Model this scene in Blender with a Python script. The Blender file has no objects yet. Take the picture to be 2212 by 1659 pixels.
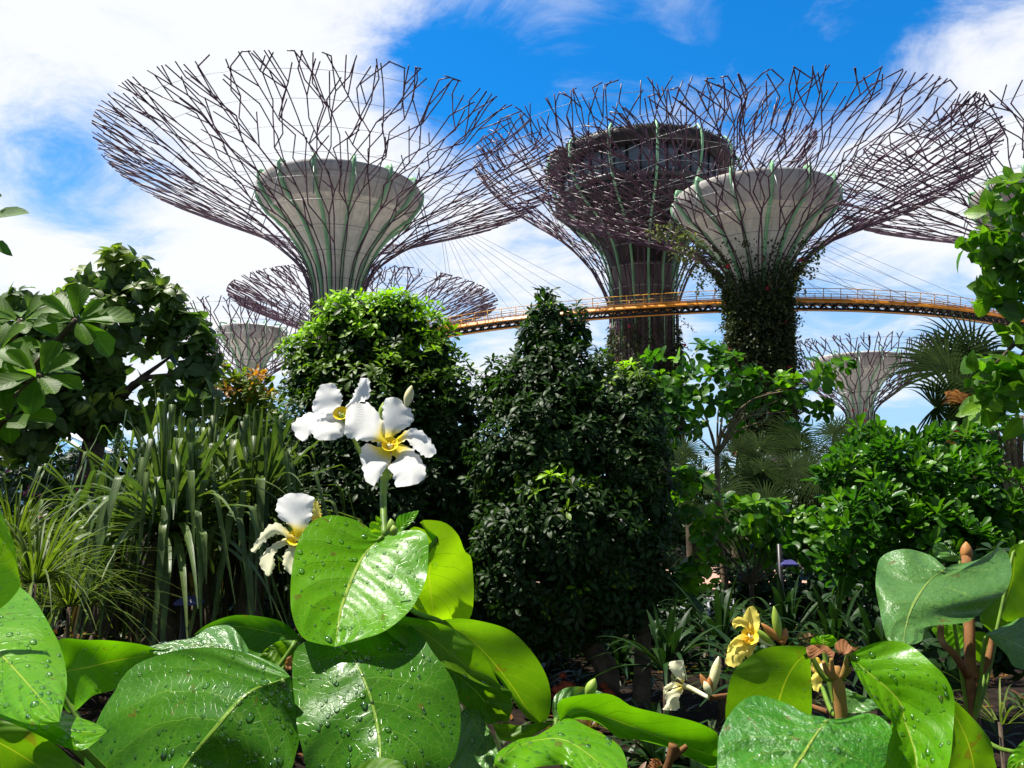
import bpy, math, random
import numpy as np
random.seed(7)
rng = np.random.default_rng(7)
C = bpy.context.scene.collection
scn = bpy.context.scene
R_ = math.radians
# ------------------------------------------------------------------ camera
FPX, CX, CY = 1736.0, 1106.0, 829.5          # focal length and centre for a 2212 x 1659 picture
PITCH = R_(8.5); SP, CP = math.sin(PITCH), math.cos(PITCH)
EYE = 1.7
cam = bpy.data.cameras.new('camera'); camo = bpy.data.objects.new('camera', cam); C.objects.link(camo)
camo.location = (0, 0, EYE); camo.rotation_euler = (R_(90) + PITCH, 0, 0)
cam.sensor_width = 36.0; cam.lens = 36.0 * FPX / 2212.0
cam.clip_start = 0.05; cam.clip_end = 5000
scn.camera = camo

def at(x, y, Y):
    """point at ground distance Y in the direction seen at (x, y)"""
    v = CY - y; d = FPX * CP - v * SP
    return np.array([(x - CX) / d * Y, Y, EYE + (FPX * SP + v * CP) / d * Y])
def atz(x, y, z):
    v = CY - y; d = FPX * CP - v * SP
    return at(x, y, (z - EYE) / ((FPX * SP + v * CP) / d))
def direction(x, y):
    p = at(x, y, 1.0) - np.array([0, 0, EYE]); return p / np.linalg.norm(p)

# ------------------------------------------------------------------ light
SUN_AZ, SUN_EL = -82.0, 65.0                 # high on the left, a little ahead
sd = np.array([math.sin(R_(SUN_AZ)) * math.cos(R_(SUN_EL)), math.cos(R_(SUN_AZ)) * math.cos(R_(SUN_EL)), math.sin(R_(SUN_EL))])
sl = bpy.data.lights.new('sun', 'SUN'); so = bpy.data.objects.new('sun', sl); C.objects.link(so)
sl.energy = 5.0; sl.angle = R_(0.53); sl.color = (1.0, 0.95, 0.86)
from mathutils import Vector
so.rotation_euler = Vector(sd).to_track_quat('Z', 'Y').to_euler(); so.location = (-20, 20, 60)

w = bpy.data.worlds.new('World'); scn.world = w; w.use_nodes = True
nt = w.node_tree; N = nt.nodes; Lk = nt.links; N.clear()
def nd(tree, typ, **kw):
    n = tree.nodes.new(typ)
    for k, v in kw.items(): setattr(n, k, v)
    return n
def mth(tree, op, a, b=None, clamp=False):
    n = tree.nodes.new('ShaderNodeMath'); n.operation = op; n.use_clamp = clamp
    for i, s in enumerate((a, b)):
        if s is None: continue
        if isinstance(s, (int, float)): n.inputs[i].default_value = s
        else: tree.links.new(s, n.inputs[i])
    return n.outputs[0]
def mrange(tree, v, a, b, c=0.0, d=1.0, smooth=True):
    n = tree.nodes.new('ShaderNodeMapRange')
    n.interpolation_type = 'SMOOTHSTEP' if smooth else 'LINEAR'
    tree.links.new(v, n.inputs['Value'])
    for k, x in zip(('From Min', 'From Max', 'To Min', 'To Max'), (a, b, c, d)): n.inputs[k].default_value = x
    return n.outputs['Result']
def mixc(tree, f, a, b, blend='MIX'):
    n = tree.nodes.new('ShaderNodeMix'); n.data_type = 'RGBA'; n.blend_type = blend
    for s, i in ((f, 0), (a, 6), (b, 7)):
        if isinstance(s, (int, float)): n.inputs[i].default_value = s
        elif isinstance(s, (tuple, list)): n.inputs[i].default_value = (*s[:3], 1)
        else: tree.links.new(s, n.inputs[i])
    return n.outputs[2]
sky = nd(nt, 'ShaderNodeTexSky', sky_type='NISHITA', sun_disc=False, sun_elevation=R_(SUN_EL), sun_rotation=R_(SUN_AZ),
         air_density=1.0, dust_density=0.3, ozone_density=3.0)
tc = nd(nt, 'ShaderNodeTexCoord')
sep = nd(nt, 'ShaderNodeSeparateXYZ'); Lk.new(tc.outputs['Generated'], sep.inputs[0])
zz = mth(nt, 'ADD', mth(nt, 'MAXIMUM', sep.outputs[2], 0.0), 0.16)
cmb = nd(nt, 'ShaderNodeCombineXYZ')
Lk.new(mth(nt, 'DIVIDE', sep.outputs[0], zz), cmb.inputs[0]); Lk.new(mth(nt, 'DIVIDE', sep.outputs[1], zz), cmb.inputs[1])
def skynoise(scale, detail, rough, dist, off):
    mp = nd(nt, 'ShaderNodeMapping'); mp.inputs['Location'].default_value = off; Lk.new(cmb.outputs[0], mp.inputs[0])
    n = nd(nt, 'ShaderNodeTexNoise'); n.inputs['Scale'].default_value = scale; n.inputs['Detail'].default_value = detail
    n.inputs['Roughness'].default_value = rough; n.inputs['Distortion'].default_value = dist
    Lk.new(mp.outputs[0], n.inputs['Vector']); return n.outputs['Fac']
n1 = skynoise(1.15, 9, 0.58, 0.35, (3.1, 7.7, 0)); n2 = skynoise(3.3, 9, 0.66, 0.7, (1.3, 2.2, 0))
cov = mth(nt, 'ADD', mth(nt, 'MULTIPLY', n1, 1.05), mth(nt, 'MULTIPLY', n2, 0.95)); cov = mth(nt, 'SUBTRACT', cov, 0.50)
LOBES = [(30, 90, 29, .30), (480, 300, 16, .12), (1000, -40, 11, .24), (1180, 560, 16, .22), (1900, 500, 12, .16), (2260, 60, 7, .18), (2130, 300, 10, .17), (1800, 40, 7, -.05), (700, 60, 9, .10),
         (450, 560, 14, .18), (1560, 130, 17, -.09), (1960, 60, 11, -.08), (1000, 150, 8, -.18), (240, 385, 7, -.36), (1250, 300, 9, -.12), (900, 210, 9, -.20), (640, 200, 6, .08), (1850, 760, 10, -.05), (2050, 480, 9, .10), (800, 330, 8, .12)]
for (x, y, wd, amp) in LOBES:
    vd = nd(nt, 'ShaderNodeVectorMath', operation='DOT_PRODUCT'); Lk.new(tc.outputs['Generated'], vd.inputs[0]); vd.inputs[1].default_value = direction(x, y)
    cov = mth(nt, 'ADD', cov, mrange(nt, vd.outputs['Value'], math.cos(R_(wd)), 1.0, 0.0, amp))
cf = mrange(nt, cov, 0.36, 0.88)
ahead = mrange(nt, sep.outputs[1], .1, .6)
blue = mixc(nt, ahead, mixc(nt, 1.0, sky.outputs[0], (.75, .72, .62), 'MULTIPLY'), mixc(nt, 1.0, sky.outputs[0], (0.10, 1.22, 2.05), 'MULTIPLY'))
low = mrange(nt, sep.outputs[2], 0.10, 0.44)
pale = mixc(nt, low, mixc(nt, 0.80, blue, (5.2, 7.4, 9.8)), blue)
front = mrange(nt, sep.outputs[1], -0.1, 0.35)                     # cloud thinned behind the viewer, so the unseen sky there fills shade less
cfac = mth(nt, 'MULTIPLY', cf, mth(nt, 'ADD', mth(nt, 'MULTIPLY', front, 0.75), 0.2))
skyc = mixc(nt, cfac, pale, (9.8, 9.9, 10.2))
bg = nd(nt, 'ShaderNodeBackground'); bg.inputs['Strength'].default_value = 0.058; Lk.new(skyc, bg.inputs[0])
wo = nd(nt, 'ShaderNodeOutputWorld'); Lk.new(bg.outputs[0], wo.inputs[0])
vs = scn.view_settings
scn.display_settings.display_device = 'sRGB'
vs.view_transform = 'Standard'; vs.look = 'None'; vs.gamma = 1.0; vs.exposure = 0.85; vs.use_curve_mapping = False
cy = scn.cycles
cy.max_bounces = 7; cy.diffuse_bounces = 3; cy.glossy_bounces = 2; cy.transmission_bounces = 5; cy.transparent_max_bounces = 10
cy.caustics_reflective = False; cy.caustics_refractive = False

# ------------------------------------------------------------------ materials
def newmat(name):
    m = bpy.data.materials.new(name); m.use_nodes = True; m.node_tree.nodes.clear(); return m, m.node_tree
def princ(t, **kw):
    p = t.nodes.new('ShaderNodeBsdfPrincipled')
    for k, v in kw.items():
        k = {'color': 'Base Color', 'rough': 'Roughness', 'metal': 'Metallic', 'spec': 'Specular IOR Level', 'coat': 'Coat Weight'}[k]
        if isinstance(v, (int, float)): p.inputs[k].default_value = v
        elif isinstance(v, tuple): p.inputs[k].default_value = (*v, 1)
        else: t.links.new(v, p.inputs[k])
    return p
def out(t, s):
    o = t.nodes.new('ShaderNodeOutputMaterial'); t.links.new(s, o.inputs[0])
def noise(t, scale, detail=4, rough=.55, coord='Object'):
    c = t.nodes.new('ShaderNodeTexCoord'); n = t.nodes.new('ShaderNodeTexNoise')
    n.inputs['Scale'].default_value = scale; n.inputs['Detail'].default_value = detail; n.inputs['Roughness'].default_value = rough
    t.links.new(c.outputs[coord], n.inputs['Vector']); return n.outputs['Fac']
def bump(t, h, strength, dist, p):
    b = t.nodes.new('ShaderNodeBump'); b.inputs['Strength'].default_value = strength; b.inputs['Distance'].default_value = dist
    t.links.new(h, b.inputs['Height']); t.links.new(b.outputs[0], p.inputs['Normal']); return b
def solid(name, a, b=None, scale=3.0, rough=.6, metal=0.0, spec=.4, bmp=0.0, bdist=.01, detail=5):
    m, t = newmat(name); n = noise(t, scale, detail)
    col = mixc(t, mrange(t, n, .35, .65), a, b or tuple(x * .75 for x in a))
    p = princ(t, color=col, rough=rough, metal=metal, spec=spec)
    if bmp: bump(t, n, bmp, bdist, p)
    out(t, p.outputs[0]); return m
def foliage(name, dark, light, young, trans=.35, rough=.38, spec=.45, tcol=None):
    """leaf material: point attribute tint picks between mature colours, young picks new growth"""
    m, t = newmat(name)
    a = nd(t, 'ShaderNodeAttribute', attribute_name='tint'); y = nd(t, 'ShaderNodeAttribute', attribute_name='young')
    col = mixc(t, y.outputs['Fac'], mixc(t, a.outputs['Fac'], dark, light), young)
    uv = t.nodes.new('ShaderNodeUVMap'); uv.uv_map = 'UVMap'; s = t.nodes.new('ShaderNodeSeparateXYZ'); t.links.new(uv.outputs[0], s.inputs[0])
    axx = mth(t, 'ABSOLUTE', mth(t, 'SUBTRACT', s.outputs[0], .5)); rib = mrange(t, axx, .05, .015)
    fr = mth(t, 'ABSOLUTE', mth(t, 'SUBTRACT', mth(t, 'FRACT', mth(t, 'SUBTRACT', mth(t, 'MULTIPLY', s.outputs[1], 7.0), mth(t, 'MULTIPLY', axx, 5.0))), .5))
    col = mixc(t, mth(t, 'MULTIPLY', rib, .5), col, mixc(t, 1.0, col, (2.2, 2.0, 1.6), 'MULTIPLY'))
    blot = mrange(t, noise(t, 9, 5), .35, .7, .72, 1.25); cb = t.nodes.new('ShaderNodeCombineXYZ'); [t.links.new(blot, cb.inputs[q]) for q in range(3)]; col = mixc(t, 1.0, col, cb.outputs[0], 'MULTIPLY')
    p = princ(t, color=col, rough=rough, spec=spec)
    bump(t, mth(t, 'SUBTRACT', mrange(t, fr, .5, .15), rib), .22, .002, p)
    tr = t.nodes.new('ShaderNodeBsdfTranslucent')
    tcx = mixc(t, 1.0, col, tcol or (1.7, 1.9, .7), 'MULTIPLY'); t.links.new(tcx, tr.inputs[0])
    mx = t.nodes.new('ShaderNodeMixShader'); mx.inputs[0].default_value = trans
    t.links.new(p.outputs[0], mx.inputs[1]); t.links.new(tr.outputs[0], mx.inputs[2]); out(t, mx.outputs[0]); return m
def hero_leaf(name, deep, pale, vein, trans=.4, rough=.3, spec=.5, nv=8.0, bm=.6, wr=0.25, darkvein=0.0):
    """big leaf: uv.x runs across, uv.y from base to tip; midrib, side veins, quilting between them"""
    m, t = newmat(name)
    uv = t.nodes.new('ShaderNodeUVMap'); uv.uv_map = 'UVMap'
    s = t.nodes.new('ShaderNodeSeparateXYZ'); t.links.new(uv.outputs[0], s.inputs[0])
    ax = mth(t, 'ABSOLUTE', mth(t, 'SUBTRACT', s.outputs[0], .5))           # 0 midrib .. .5 edge
    nz = noise(t, 14, 5)
    nf = noise(t, 90, 5, .6)
    ph = mth(t, 'SUBTRACT', mth(t, 'MULTIPLY', s.outputs[1], nv), mth(t, 'MULTIPLY', mth(t, 'POWER', ax, 1.25), nv * .72))
    ph = mth(t, 'ADD', ph, mth(t, 'MULTIPLY', mth(t, 'SUBTRACT', nz, .5), .7))
    side = mth(t, 'GREATER_THAN', s.outputs[0], .5)
    ph = mth(t, 'ADD', ph, mth(t, 'MULTIPLY', side, .43))
    fr = mth(t, 'ABSOLUTE', mth(t, 'SUBTRACT', mth(t, 'FRACT', ph), .5))    # .5 on a vein
    vl = mth(t, 'MULTIPLY', mrange(t, fr, .475, .497), mrange(t, ax, .5, .3))
    mid = mrange(t, ax, .014, .006)
    base = mixc(t, mrange(t, nz, .3, .7), deep, pale)
    base = mixc(t, mth(t, 'MULTIPLY', mrange(t, nf, .45, .75), .25), base, tuple(x * 1.35 for x in pale))
    spots = mrange(t, noise(t, 40, 3), .66, .70)
    base = mixc(t, mth(t, 'MULTIPLY', spots, .6), base, (.14, .09, .02))
    if darkvein: col = mixc(t, mth(t, 'MULTIPLY', vl, .8), base, tuple(x * .35 for x in deep))
    else: col = mixc(t, mth(t, 'MULTIPLY', vl, .38), base, vein)
    col = mixc(t, mid, col, vein)
    rg = mrange(t, noise(t, 22, 4), .3, .7, rough - .1, rough + .08)
    p = princ(t, color=col, rough=rg, spec=spec)
    h = mth(t, 'SUBTRACT', mrange(t, fr, .5, .05), mth(t, 'MULTIPLY', mid, 1.5))
    wv = t.nodes.new('ShaderNodeTexVoronoi'); wv.feature = 'DISTANCE_TO_EDGE'; wv.inputs['Scale'].default_value = 110
    cc = t.nodes.new('ShaderNodeTexCoord'); t.links.new(cc.outputs['Object'], wv.inputs['Vector'])
    h = mth(t, 'ADD', h, mth(t, 'MULTIPLY', nf, wr)); h = mth(t, 'ADD', h, mth(t, 'MULTIPLY', noise(t, 52, 2, .45), wr * .7)); h = mth(t, 'ADD', h, mth(t, 'MULTIPLY', mrange(t, wv.outputs[0], 0, .06), .12))
    net = mth(t, 'MULTIPLY', mrange(t, wv.outputs[0], .05, .0), .20); t.links.new(mixc(t, net, col, vein), p.inputs['Base Color'])
    b = bump(t, h, bm, .0016, p)
    tr = t.nodes.new('ShaderNodeBsdfTranslucent')
    t.links.new(mixc(t, 1.0, col, (1.8, 1.7, .5), 'MULTIPLY'), tr.inputs[0])
    mx = t.nodes.new('ShaderNodeMixShader'); mx.inputs[0].default_value = trans
    t.links.new(p.outputs[0], mx.inputs[1]); t.links.new(tr.outputs[0], mx.inputs[2]); out(t, mx.outputs[0]); return m
def petal_mat(name, body, throat, lo, hi, trans=.46):
    m, t = newmat(name)
    uv = t.nodes.new('ShaderNodeUVMap'); uv.uv_map = 'UVMap'
    s = t.nodes.new('ShaderNodeSeparateXYZ'); t.links.new(uv.outputs[0], s.inputs[0])
    nz = noise(t, 60, 4)
    vv = mth(t, 'ADD', s.outputs[1], mth(t, 'MULTIPLY', mth(t, 'SUBTRACT', nz, .5), .12))
    col = mixc(t, mrange(t, vv, lo, hi), throat, body)
    stri = t.nodes.new('ShaderNodeTexWave'); stri.inputs['Scale'].default_value = 9; stri.inputs['Distortion'].default_value = 2
    t.links.new(uv.outputs[0], stri.inputs['Vector'])
    p = princ(t, color=col, rough=.5, spec=.3)
    bump(t, mth(t, 'ADD', stri.outputs['Fac'], nz), .25, .002, p)
    tr = t.nodes.new('ShaderNodeBsdfTranslucent'); t.links.new(col, tr.inputs[0])
    mx = t.nodes.new('ShaderNodeMixShader'); mx.inputs[0].default_value = trans
    t.links.new(p.outputs[0], mx.inputs[1]); t.links.new(tr.outputs[0], mx.inputs[2]); out(t, mx.outputs[0]); return m

M = {}
M['pole'] = solid('purple steel', (.085, .024, .062), (.045, .014, .034), .6, .42, .0, .5)
M['wire'] = solid('galvanised wire', (.34, .35, .36), None, 2, .4, .6)
def panel_mat(name, a, b, ncol, zstep):
    m, t = newmat(name); c = t.nodes.new('ShaderNodeTexCoord'); sp = t.nodes.new('ShaderNodeSeparateXYZ'); t.links.new(c.outputs['Object'], sp.inputs[0])
    ang = mth(t, 'MULTIPLY', mth(t, 'ARCTAN2', sp.outputs[1], sp.outputs[0]), ncol / 6.28318)
    dv = mth(t, 'ABSOLUTE', mth(t, 'SUBTRACT', mth(t, 'FRACT', mth(t, 'ADD', ang, 100.0)), .5)); dh = mth(t, 'ABSOLUTE', mth(t, 'SUBTRACT', mth(t, 'FRACT', mth(t, 'DIVIDE', sp.outputs[2], zstep)), .5))
    seam = mth(t, 'MAXIMUM', mrange(t, dv, .475, .492), mth(t, 'MULTIPLY', mrange(t, dh, .485, .495), .7))
    mp = t.nodes.new('ShaderNodeMapping'); mp.inputs['Scale'].default_value = (1.1, 1.1, .09); t.links.new(c.outputs['Object'], mp.inputs[0])
    st = t.nodes.new('ShaderNodeTexNoise'); st.inputs['Scale'].default_value = 1.6; st.inputs['Detail'].default_value = 6; t.links.new(mp.outputs[0], st.inputs['Vector'])
    col = mixc(t, mrange(t, st.outputs['Fac'], .38, .66), a, b); col = mixc(t, mth(t, 'MULTIPLY', mrange(t, noise(t, .5, 6), .52, .72), .35), col, tuple(x * .55 for x in b))
    col = mixc(t, mth(t, 'MULTIPLY', seam, .55), col, tuple(x * .3 for x in b)); p = princ(t, color=col, rough=.7, spec=.3); out(t, p.outputs[0]); return m
M['membrane'] = panel_mat('pale concrete shell', (.80, .76, .69), (.66, .63, .56), 28, 2.6)
M['fascia'] = panel_mat('grey rim panel', (.60, .57, .53), (.50, .47, .44), 14, 9.0)
M['core'] = solid('concrete core', (.42, .40, .36), (.26, .25, .22), .5, .85, 0, .3, .2, .05)
M['rib'] = solid('pale green rib paint', (.34, .62, .37), (.22, .50, .26), .5, .45)
M['darkpanel'] = solid('dark louvre', (.035, .03, .03), (.018, .015, .015), .8, .5)
M['glassband'] = solid('window glass', (.04, .06, .09), (.14, .17, .22), .33, .08, 0, .6, detail=2)
M['frame'] = solid('window frame', (.30, .31, .33), None, 1, .5)
M['roofgreen'] = solid('roof planting', (.05, .07, .03), (.02, .03, .015), 1.5, .9, 0, .2, .8, .2)
M['orange'] = solid('orange painted steel', (.88, .35, .03), (.78, .28, .02), .7, .4)
M['yellowrail'] = solid('yellow painted rail', (.9, .50, .06), (.8, .38, .04), .7, .4)
M['black'] = solid('black underside', (.02, .018, .016), None, 1, .6)
M['bark'] = solid('bark', (.13, .095, .065), (.06, .045, .03), 9, .9, 0, .2, .6, .02)
M['bark_pale'] = solid('pale bark', (.26, .19, .12), (.15, .105, .065), 9, .85, 0, .2, .6, .02)
M['soil'] = solid('dark mulch', (.024, .016, .011), (.010, .007, .005), 7, .95, 0, .1, 1.0, .03, 8)
M['pave'] = solid('grey paving', (.30, .30, .31), (.24, .24, .25), 4, .8, 0, .3, .2, .01)
M['pinkpave'] = solid('terracotta paving', (.48, .30, .22), (.38, .22, .16), 5, .85, 0, .3, .3, .01)
M['redrock'] = solid('red lava rock', (.42, .085, .035), (.22, .04, .02), 18, .95, 0, .2, .9, .02)
M['post'] = solid('weathered white post', (.62, .61, .58), (.45, .44, .42), 20, .7)
M['lampblack'] = solid('black lamp post', (.02, .02, .022), None, 5, .4)
M['lampblue'] = solid('violet lamp hood', (.07, .07, .24), (.045, .045, .17), 8, .4)
M['domeglass'] = solid('blue dome glass', (.16, .36, .58), (.28, .50, .70), .09, .08, 0, .8)
M['domerib'] = solid('white dome rib', (.8, .8, .8), (.7, .7, .7), .2, .5)
M['redflower'] = foliage('red blossom', (.55, .03, .05), (.6, .06, .12), (.6, .1, .1), .3, .6, .2, (1, 1, 1))
M['pinkflower'] = foliage('pink blossom', (.65, .08, .22), (.7, .15, .3), (.7, .15, .3), .3, .6, .2, (1, 1, 1))
M['f_mid'] = foliage('glossy dark leaf', (.014, .042, .006), (.030, .075, .010), (.34, .60, .010), .34, .42, .3)
M['f_big'] = foliage('broad tree leaf', (.044, .10, .02), (.11, .18, .04), (.30, .38, .03), .42, .42, .4)
M['f_almond'] = foliage('large obovate leaf', (.045, .14, .008), (.075, .19, .010), (.16, .26, .015), .48, .5, .25)
M['f_orange'] = foliage('orange tipped leaf', (.09, .16, .012), (.16, .22, .012), (.48, .17, .02), .4, .45, .35)
M['f_round'] = foliage('rounded leaf', (.026, .10, .007), (.055, .16, .010), (.15, .32, .010), .40, .36, .38)
M['f_clusia'] = foliage('stiff paddle leaf', (.024, .10, .005), (.055, .17, .008), (.14, .32, .008), .32, .32, .42)
M['f_right'] = foliage('ovate leaf', (.05, .14, .008), (.09, .21, .012), (.16, .31, .015), .45, .38, .36)
M['f_strap'] = foliage('strap leaf', (.040, .085, .018), (.105, .16, .045), (.20, .27, .06), .26, .42, .32)
M['f_grass'] = foliage('grass blade', (.06, .11, .012), (.125, .18, .022), (.22, .26, .04), .32, .5, .3)
M['f_palm'] = foliage('palm leaf', (.010, .024, .004), (.024, .046, .008), (.10, .12, .02), .2, .7, .06)
M['f_dead'] = foliage('dry brown leaf', (.10, .045, .015), (.24, .11, .025), (.5, .2, .03), .3, .7, .2, (1.3, 1.1, .6))
M['f_skirt'] = foliage('hanging dry strap', (.05, .035, .014), (.11, .08, .03), (.06, .085, .03), .2, .7, .2, (1.2, 1.1, .6))
M['f_vine'] = foliage('climbing leaf', (.028, .040, .016), (.055, .075, .026), (.13, .16, .05), .25, .5, .3)
M['f_roof'] = foliage('roof edge leaf', (.014, .02, .010), (.03, .038, .018), (.03, .04, .02), .1, .6, .2)
M['darkframe'] = solid('dark grey metal', (.07, .07, .075), (.045, .045, .05), .8, .5)
M['core_dark'] = solid('purple grey core', (.20, .16, .16), (.11, .085, .085), .4, .85, 0, .3, .2, .05)
M['f_vine_light'] = foliage('pale climbing leaf', (.10, .12, .05), (.17, .19, .09), (.22, .24, .1), .3, .5, .3)
M['f_dark'] = foliage('shade leaf', (.011, .032, .008), (.022, .058, .014), (.06, .11, .02), .22, .42, .25)
M['f_cover'] = foliage('ground cover leaf', (.03, .06, .015), (.06, .10, .025), (.22, .09, .03), .3, .4, .4)
M['h_deep'] = hero_leaf('deep green leaf', (.034, .138, .006), (.058, .19, .010), (.24, .40, .05), .32, .28, .22, 6, .6)
M['h_bright'] = hero_leaf('bright green leaf', (.085, .29, .004), (.13, .36, .006), (.36, .52, .05), .42, .30, .18, 7, .5, .2, 1)
M['h_young'] = hero_leaf('yellow green leaf', (.20, .42, .005), (.25, .48, .008), (.34, .50, .04), .5, .42, .35, 8, .3, .15, 1)
M['h_olive'] = hero_leaf('olive underside leaf', (.075, .20, .006), (.11, .25, .008), (.27, .38, .03), .5, .5, .3, 7, .35, .15)
M['h_wet'] = hero_leaf('wet crinkled leaf', (.038, .21, .006), (.066, .27, .010), (.38, .54, .06), .34, .15, .8, 6, 1.0, 3.6)
M['h_grey'] = hero_leaf('grey green leaf', (.075, .20, .04), (.105, .245, .055), (.28, .42, .08), .3, .22, .55, 6, .8, 2.4)
M['h_brown'] = hero_leaf('brown new leaf', (.30, .12, .05), (.38, .17, .07), (.45, .2, .08), .3, .6, .3, 7, .3)
M['petal'] = petal_mat('white petal', (.93, .93, .91), (1.0, .80, .03), .14, .38)
M['petal_w'] = petal_mat('plain white petal', (.93, .93, .91), (.85, .86, .70), .0, .15)
M['petal_y'] = petal_mat('yellow petal', (.92, .78, .16), (.88, .55, .02), .05, .5)
M['petal_c'] = petal_mat('cream petal', (.88, .86, .58), (.85, .7, .10), .05, .35)
M['bud'] = solid('cream bud', (.80, .78, .55), (.70, .62, .25), 40, .5)
M['budgreen'] = solid('green bud', (.30, .42, .05), (.22, .34, .04), 40, .5)
M['budbrown'] = solid('brown orange bud', (.50, .22, .05), (.34, .13, .04), 60, .6)
M['stem_g'] = solid('green stem', (.14, .25, .02), (.09, .17, .02), 40, .5, 0, .3, .3, .002)
M['stem_b'] = solid('brown stem', (.22, .10, .035), (.12, .055, .02), 30, .8, 0, .2, .6, .003)
M['stem_o'] = solid('tan fuzzy stem', (.36, .19, .06), (.26, .17, .04), 50, .8, 0, .2, .4, .002)
def drop_mat():
    m, t = newmat('water drop'); tr = t.nodes.new('ShaderNodeBsdfTransparent'); tr.inputs[0].default_value = (.93, 1, .9, 1)
    gl = t.nodes.new('ShaderNodeBsdfGlossy'); gl.inputs['Roughness'].default_value = .07
    fn = t.nodes.new('ShaderNodeFresnel'); fn.inputs['IOR'].default_value = 1.33; mx = t.nodes.new('ShaderNodeMixShader')
    t.links.new(mth(t, 'ADD', mth(t, 'MULTIPLY', fn.outputs[0], 1.2), .06, True), mx.inputs[0]); t.links.new(tr.outputs[0], mx.inputs[1]); t.links.new(gl.outputs[0], mx.inputs[2]); out(t, mx.outputs[0]); return m
M['drop'] = drop_mat()

# ------------------------------------------------------------------ object helpers
def tag(o, label=None, cat=None, group=None, kind=None):
    if label: o['label'] = label
    if cat: o['category'] = cat
    if group: o['group'] = group
    if kind: o['kind'] = kind
    return o
def thing(name, label, cat, loc, group=None):
    o = bpy.data.objects.new(name, None); o.empty_display_size = .2; o.location = tuple(float(v) for v in loc); C.objects.link(o)
    return tag(o, label, cat, group)
def root_loc(o):
    p = np.zeros(3)
    while o is not None: p = p + np.array(o.location); o = o.parent
    return p
class MB:
    def __init__(s): s.V = []; s.F = []; s.A = []; s.B = []; s.U = []; s.n = 0
    def add(s, V, F, tint=0.0, young=0.0, uv=None):
        V = np.asarray(V, float); F = np.asarray(F, np.int64)
        s.V.append(V); s.F.append(F + s.n); k = len(V)
        s.A.append(np.full(k, tint) if np.isscalar(tint) else tint); s.B.append(np.full(k, young) if np.isscalar(young) else young)
        s.U.append(np.zeros((k, 2)) if uv is None else uv); s.n += k
    def build(s, name, mat, parent=None, smooth=True, uv=False, loc=None):
        V = np.concatenate(s.V); F = np.concatenate(s.F)
        off = root_loc(parent) if parent is not None else np.array(loc if loc is not None else (0, 0, 0), float)
        me = bpy.data.meshes.new(name); nf = len(F)
        me.vertices.add(len(V)); me.vertices.foreach_set('co', (V - off).astype(np.float32).ravel())
        me.loops.add(nf * 4); me.loops.foreach_set('vertex_index', F.astype(np.int32).ravel())
        me.polygons.add(nf); me.polygons.foreach_set('loop_start', np.arange(0, nf * 4, 4, dtype=np.int32))
        try: me.polygons.foreach_set('loop_total', np.full(nf, 4, dtype=np.int32))
        except Exception: pass
        me.polygons.foreach_set('use_smooth', np.full(nf, smooth))
        for nm, arr in (('tint', s.A), ('young', s.B)):
            a = me.attributes.new(nm, 'FLOAT', 'POINT'); a.data.foreach_set('value', np.concatenate(arr).astype(np.float32))
        if uv or np.abs(s.U[0]).sum() > 0:
            u = me.uv_layers.new(name='UVMap'); UU = np.concatenate(s.U)[F.ravel()]; u.data.foreach_set('uv', UU.astype(np.float32).ravel())
        me.materials.append(M[mat] if isinstance(mat, str) else mat)
        me.update(calc_edges=True); me.validate()
        o = bpy.data.objects.new(name, me); C.objects.link(o)
        if parent is not None: o.parent = parent
        elif loc is not None: o.location = tuple(float(v) for v in loc)
        return o
def nrm(v): v = np.asarray(v, float); return v / (np.linalg.norm(v, axis=-1, keepdims=True) + 1e-12)
def tube(mb, pts, rad, n=6, cap=True, **kw):
    P = np.asarray(pts, float); k = len(P); r = np.broadcast_to(np.asarray(rad, float), (k,)).copy()
    T = np.gradient(P, axis=0); T = nrm(T)
    ref = np.array([0, 0, 1.0]) if abs(T[0][2]) < .9 else np.array([1.0, 0, 0])
    a = nrm(np.cross(T[0], ref)); rings = []
    for i in range(k):
        a = a - T[i] * np.dot(a, T[i]); a = nrm(a); b = np.cross(T[i], a)
        th = np.arange(n) * 2 * np.pi / n
        rings.append(P[i] + r[i] * (np.outer(np.cos(th), a) + np.outer(np.sin(th), b)))
    V = np.concatenate(rings); F = []
    for i in range(k - 1):
        for j in range(n):
            F.append((i * n + j, i * n + (j + 1) % n, (i + 1) * n + (j + 1) % n, (i + 1) * n + j))
    if cap:
        V = np.concatenate([V, P[:1], P[-1:]]); e0, e1 = k * n, k * n + 1
        for j in range(0, n, 2):
            F.append((e0, (j + 2) % n, (j + 1) % n, j)); o = (k - 1) * n
            F.append((e1, o + j, o + (j + 1) % n, o + (j + 2) % n))
    mb.add(V, F, **kw)
def box(mb, c, s, rz=0.0):
    x, y, z = [v / 2 for v in s]
    V = np.array([(i, j, k) for i in (-x, x) for j in (-y, y) for k in (-z, z)])
    cr, sr = math.cos(rz), math.sin(rz); V = np.stack([V[:, 0] * cr - V[:, 1] * sr, V[:, 0] * sr + V[:, 1] * cr, V[:, 2]], 1) + np.asarray(c)
    mb.add(V, [(0, 1, 3, 2), (4, 6, 7, 5), (0, 4, 5, 1), (2, 3, 7, 6), (0, 2, 6, 4), (1, 5, 7, 3)])
def lathe(mb, prof, c, n=64):
    pr = np.asarray(prof, float); k = len(pr); th = np.arange(n) * 2 * np.pi / n
    V = np.concatenate([np.stack([c[0] + r * np.cos(th), c[1] + r * np.sin(th), np.full(n, z)], 1) for z, r in pr])
    F = [(i * n + j, i * n + (j + 1) % n, (i + 1) * n + (j + 1) % n, (i + 1) * n + j) for i in range(k - 1) for j in range(n)]
    mb.add(V, F)
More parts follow.
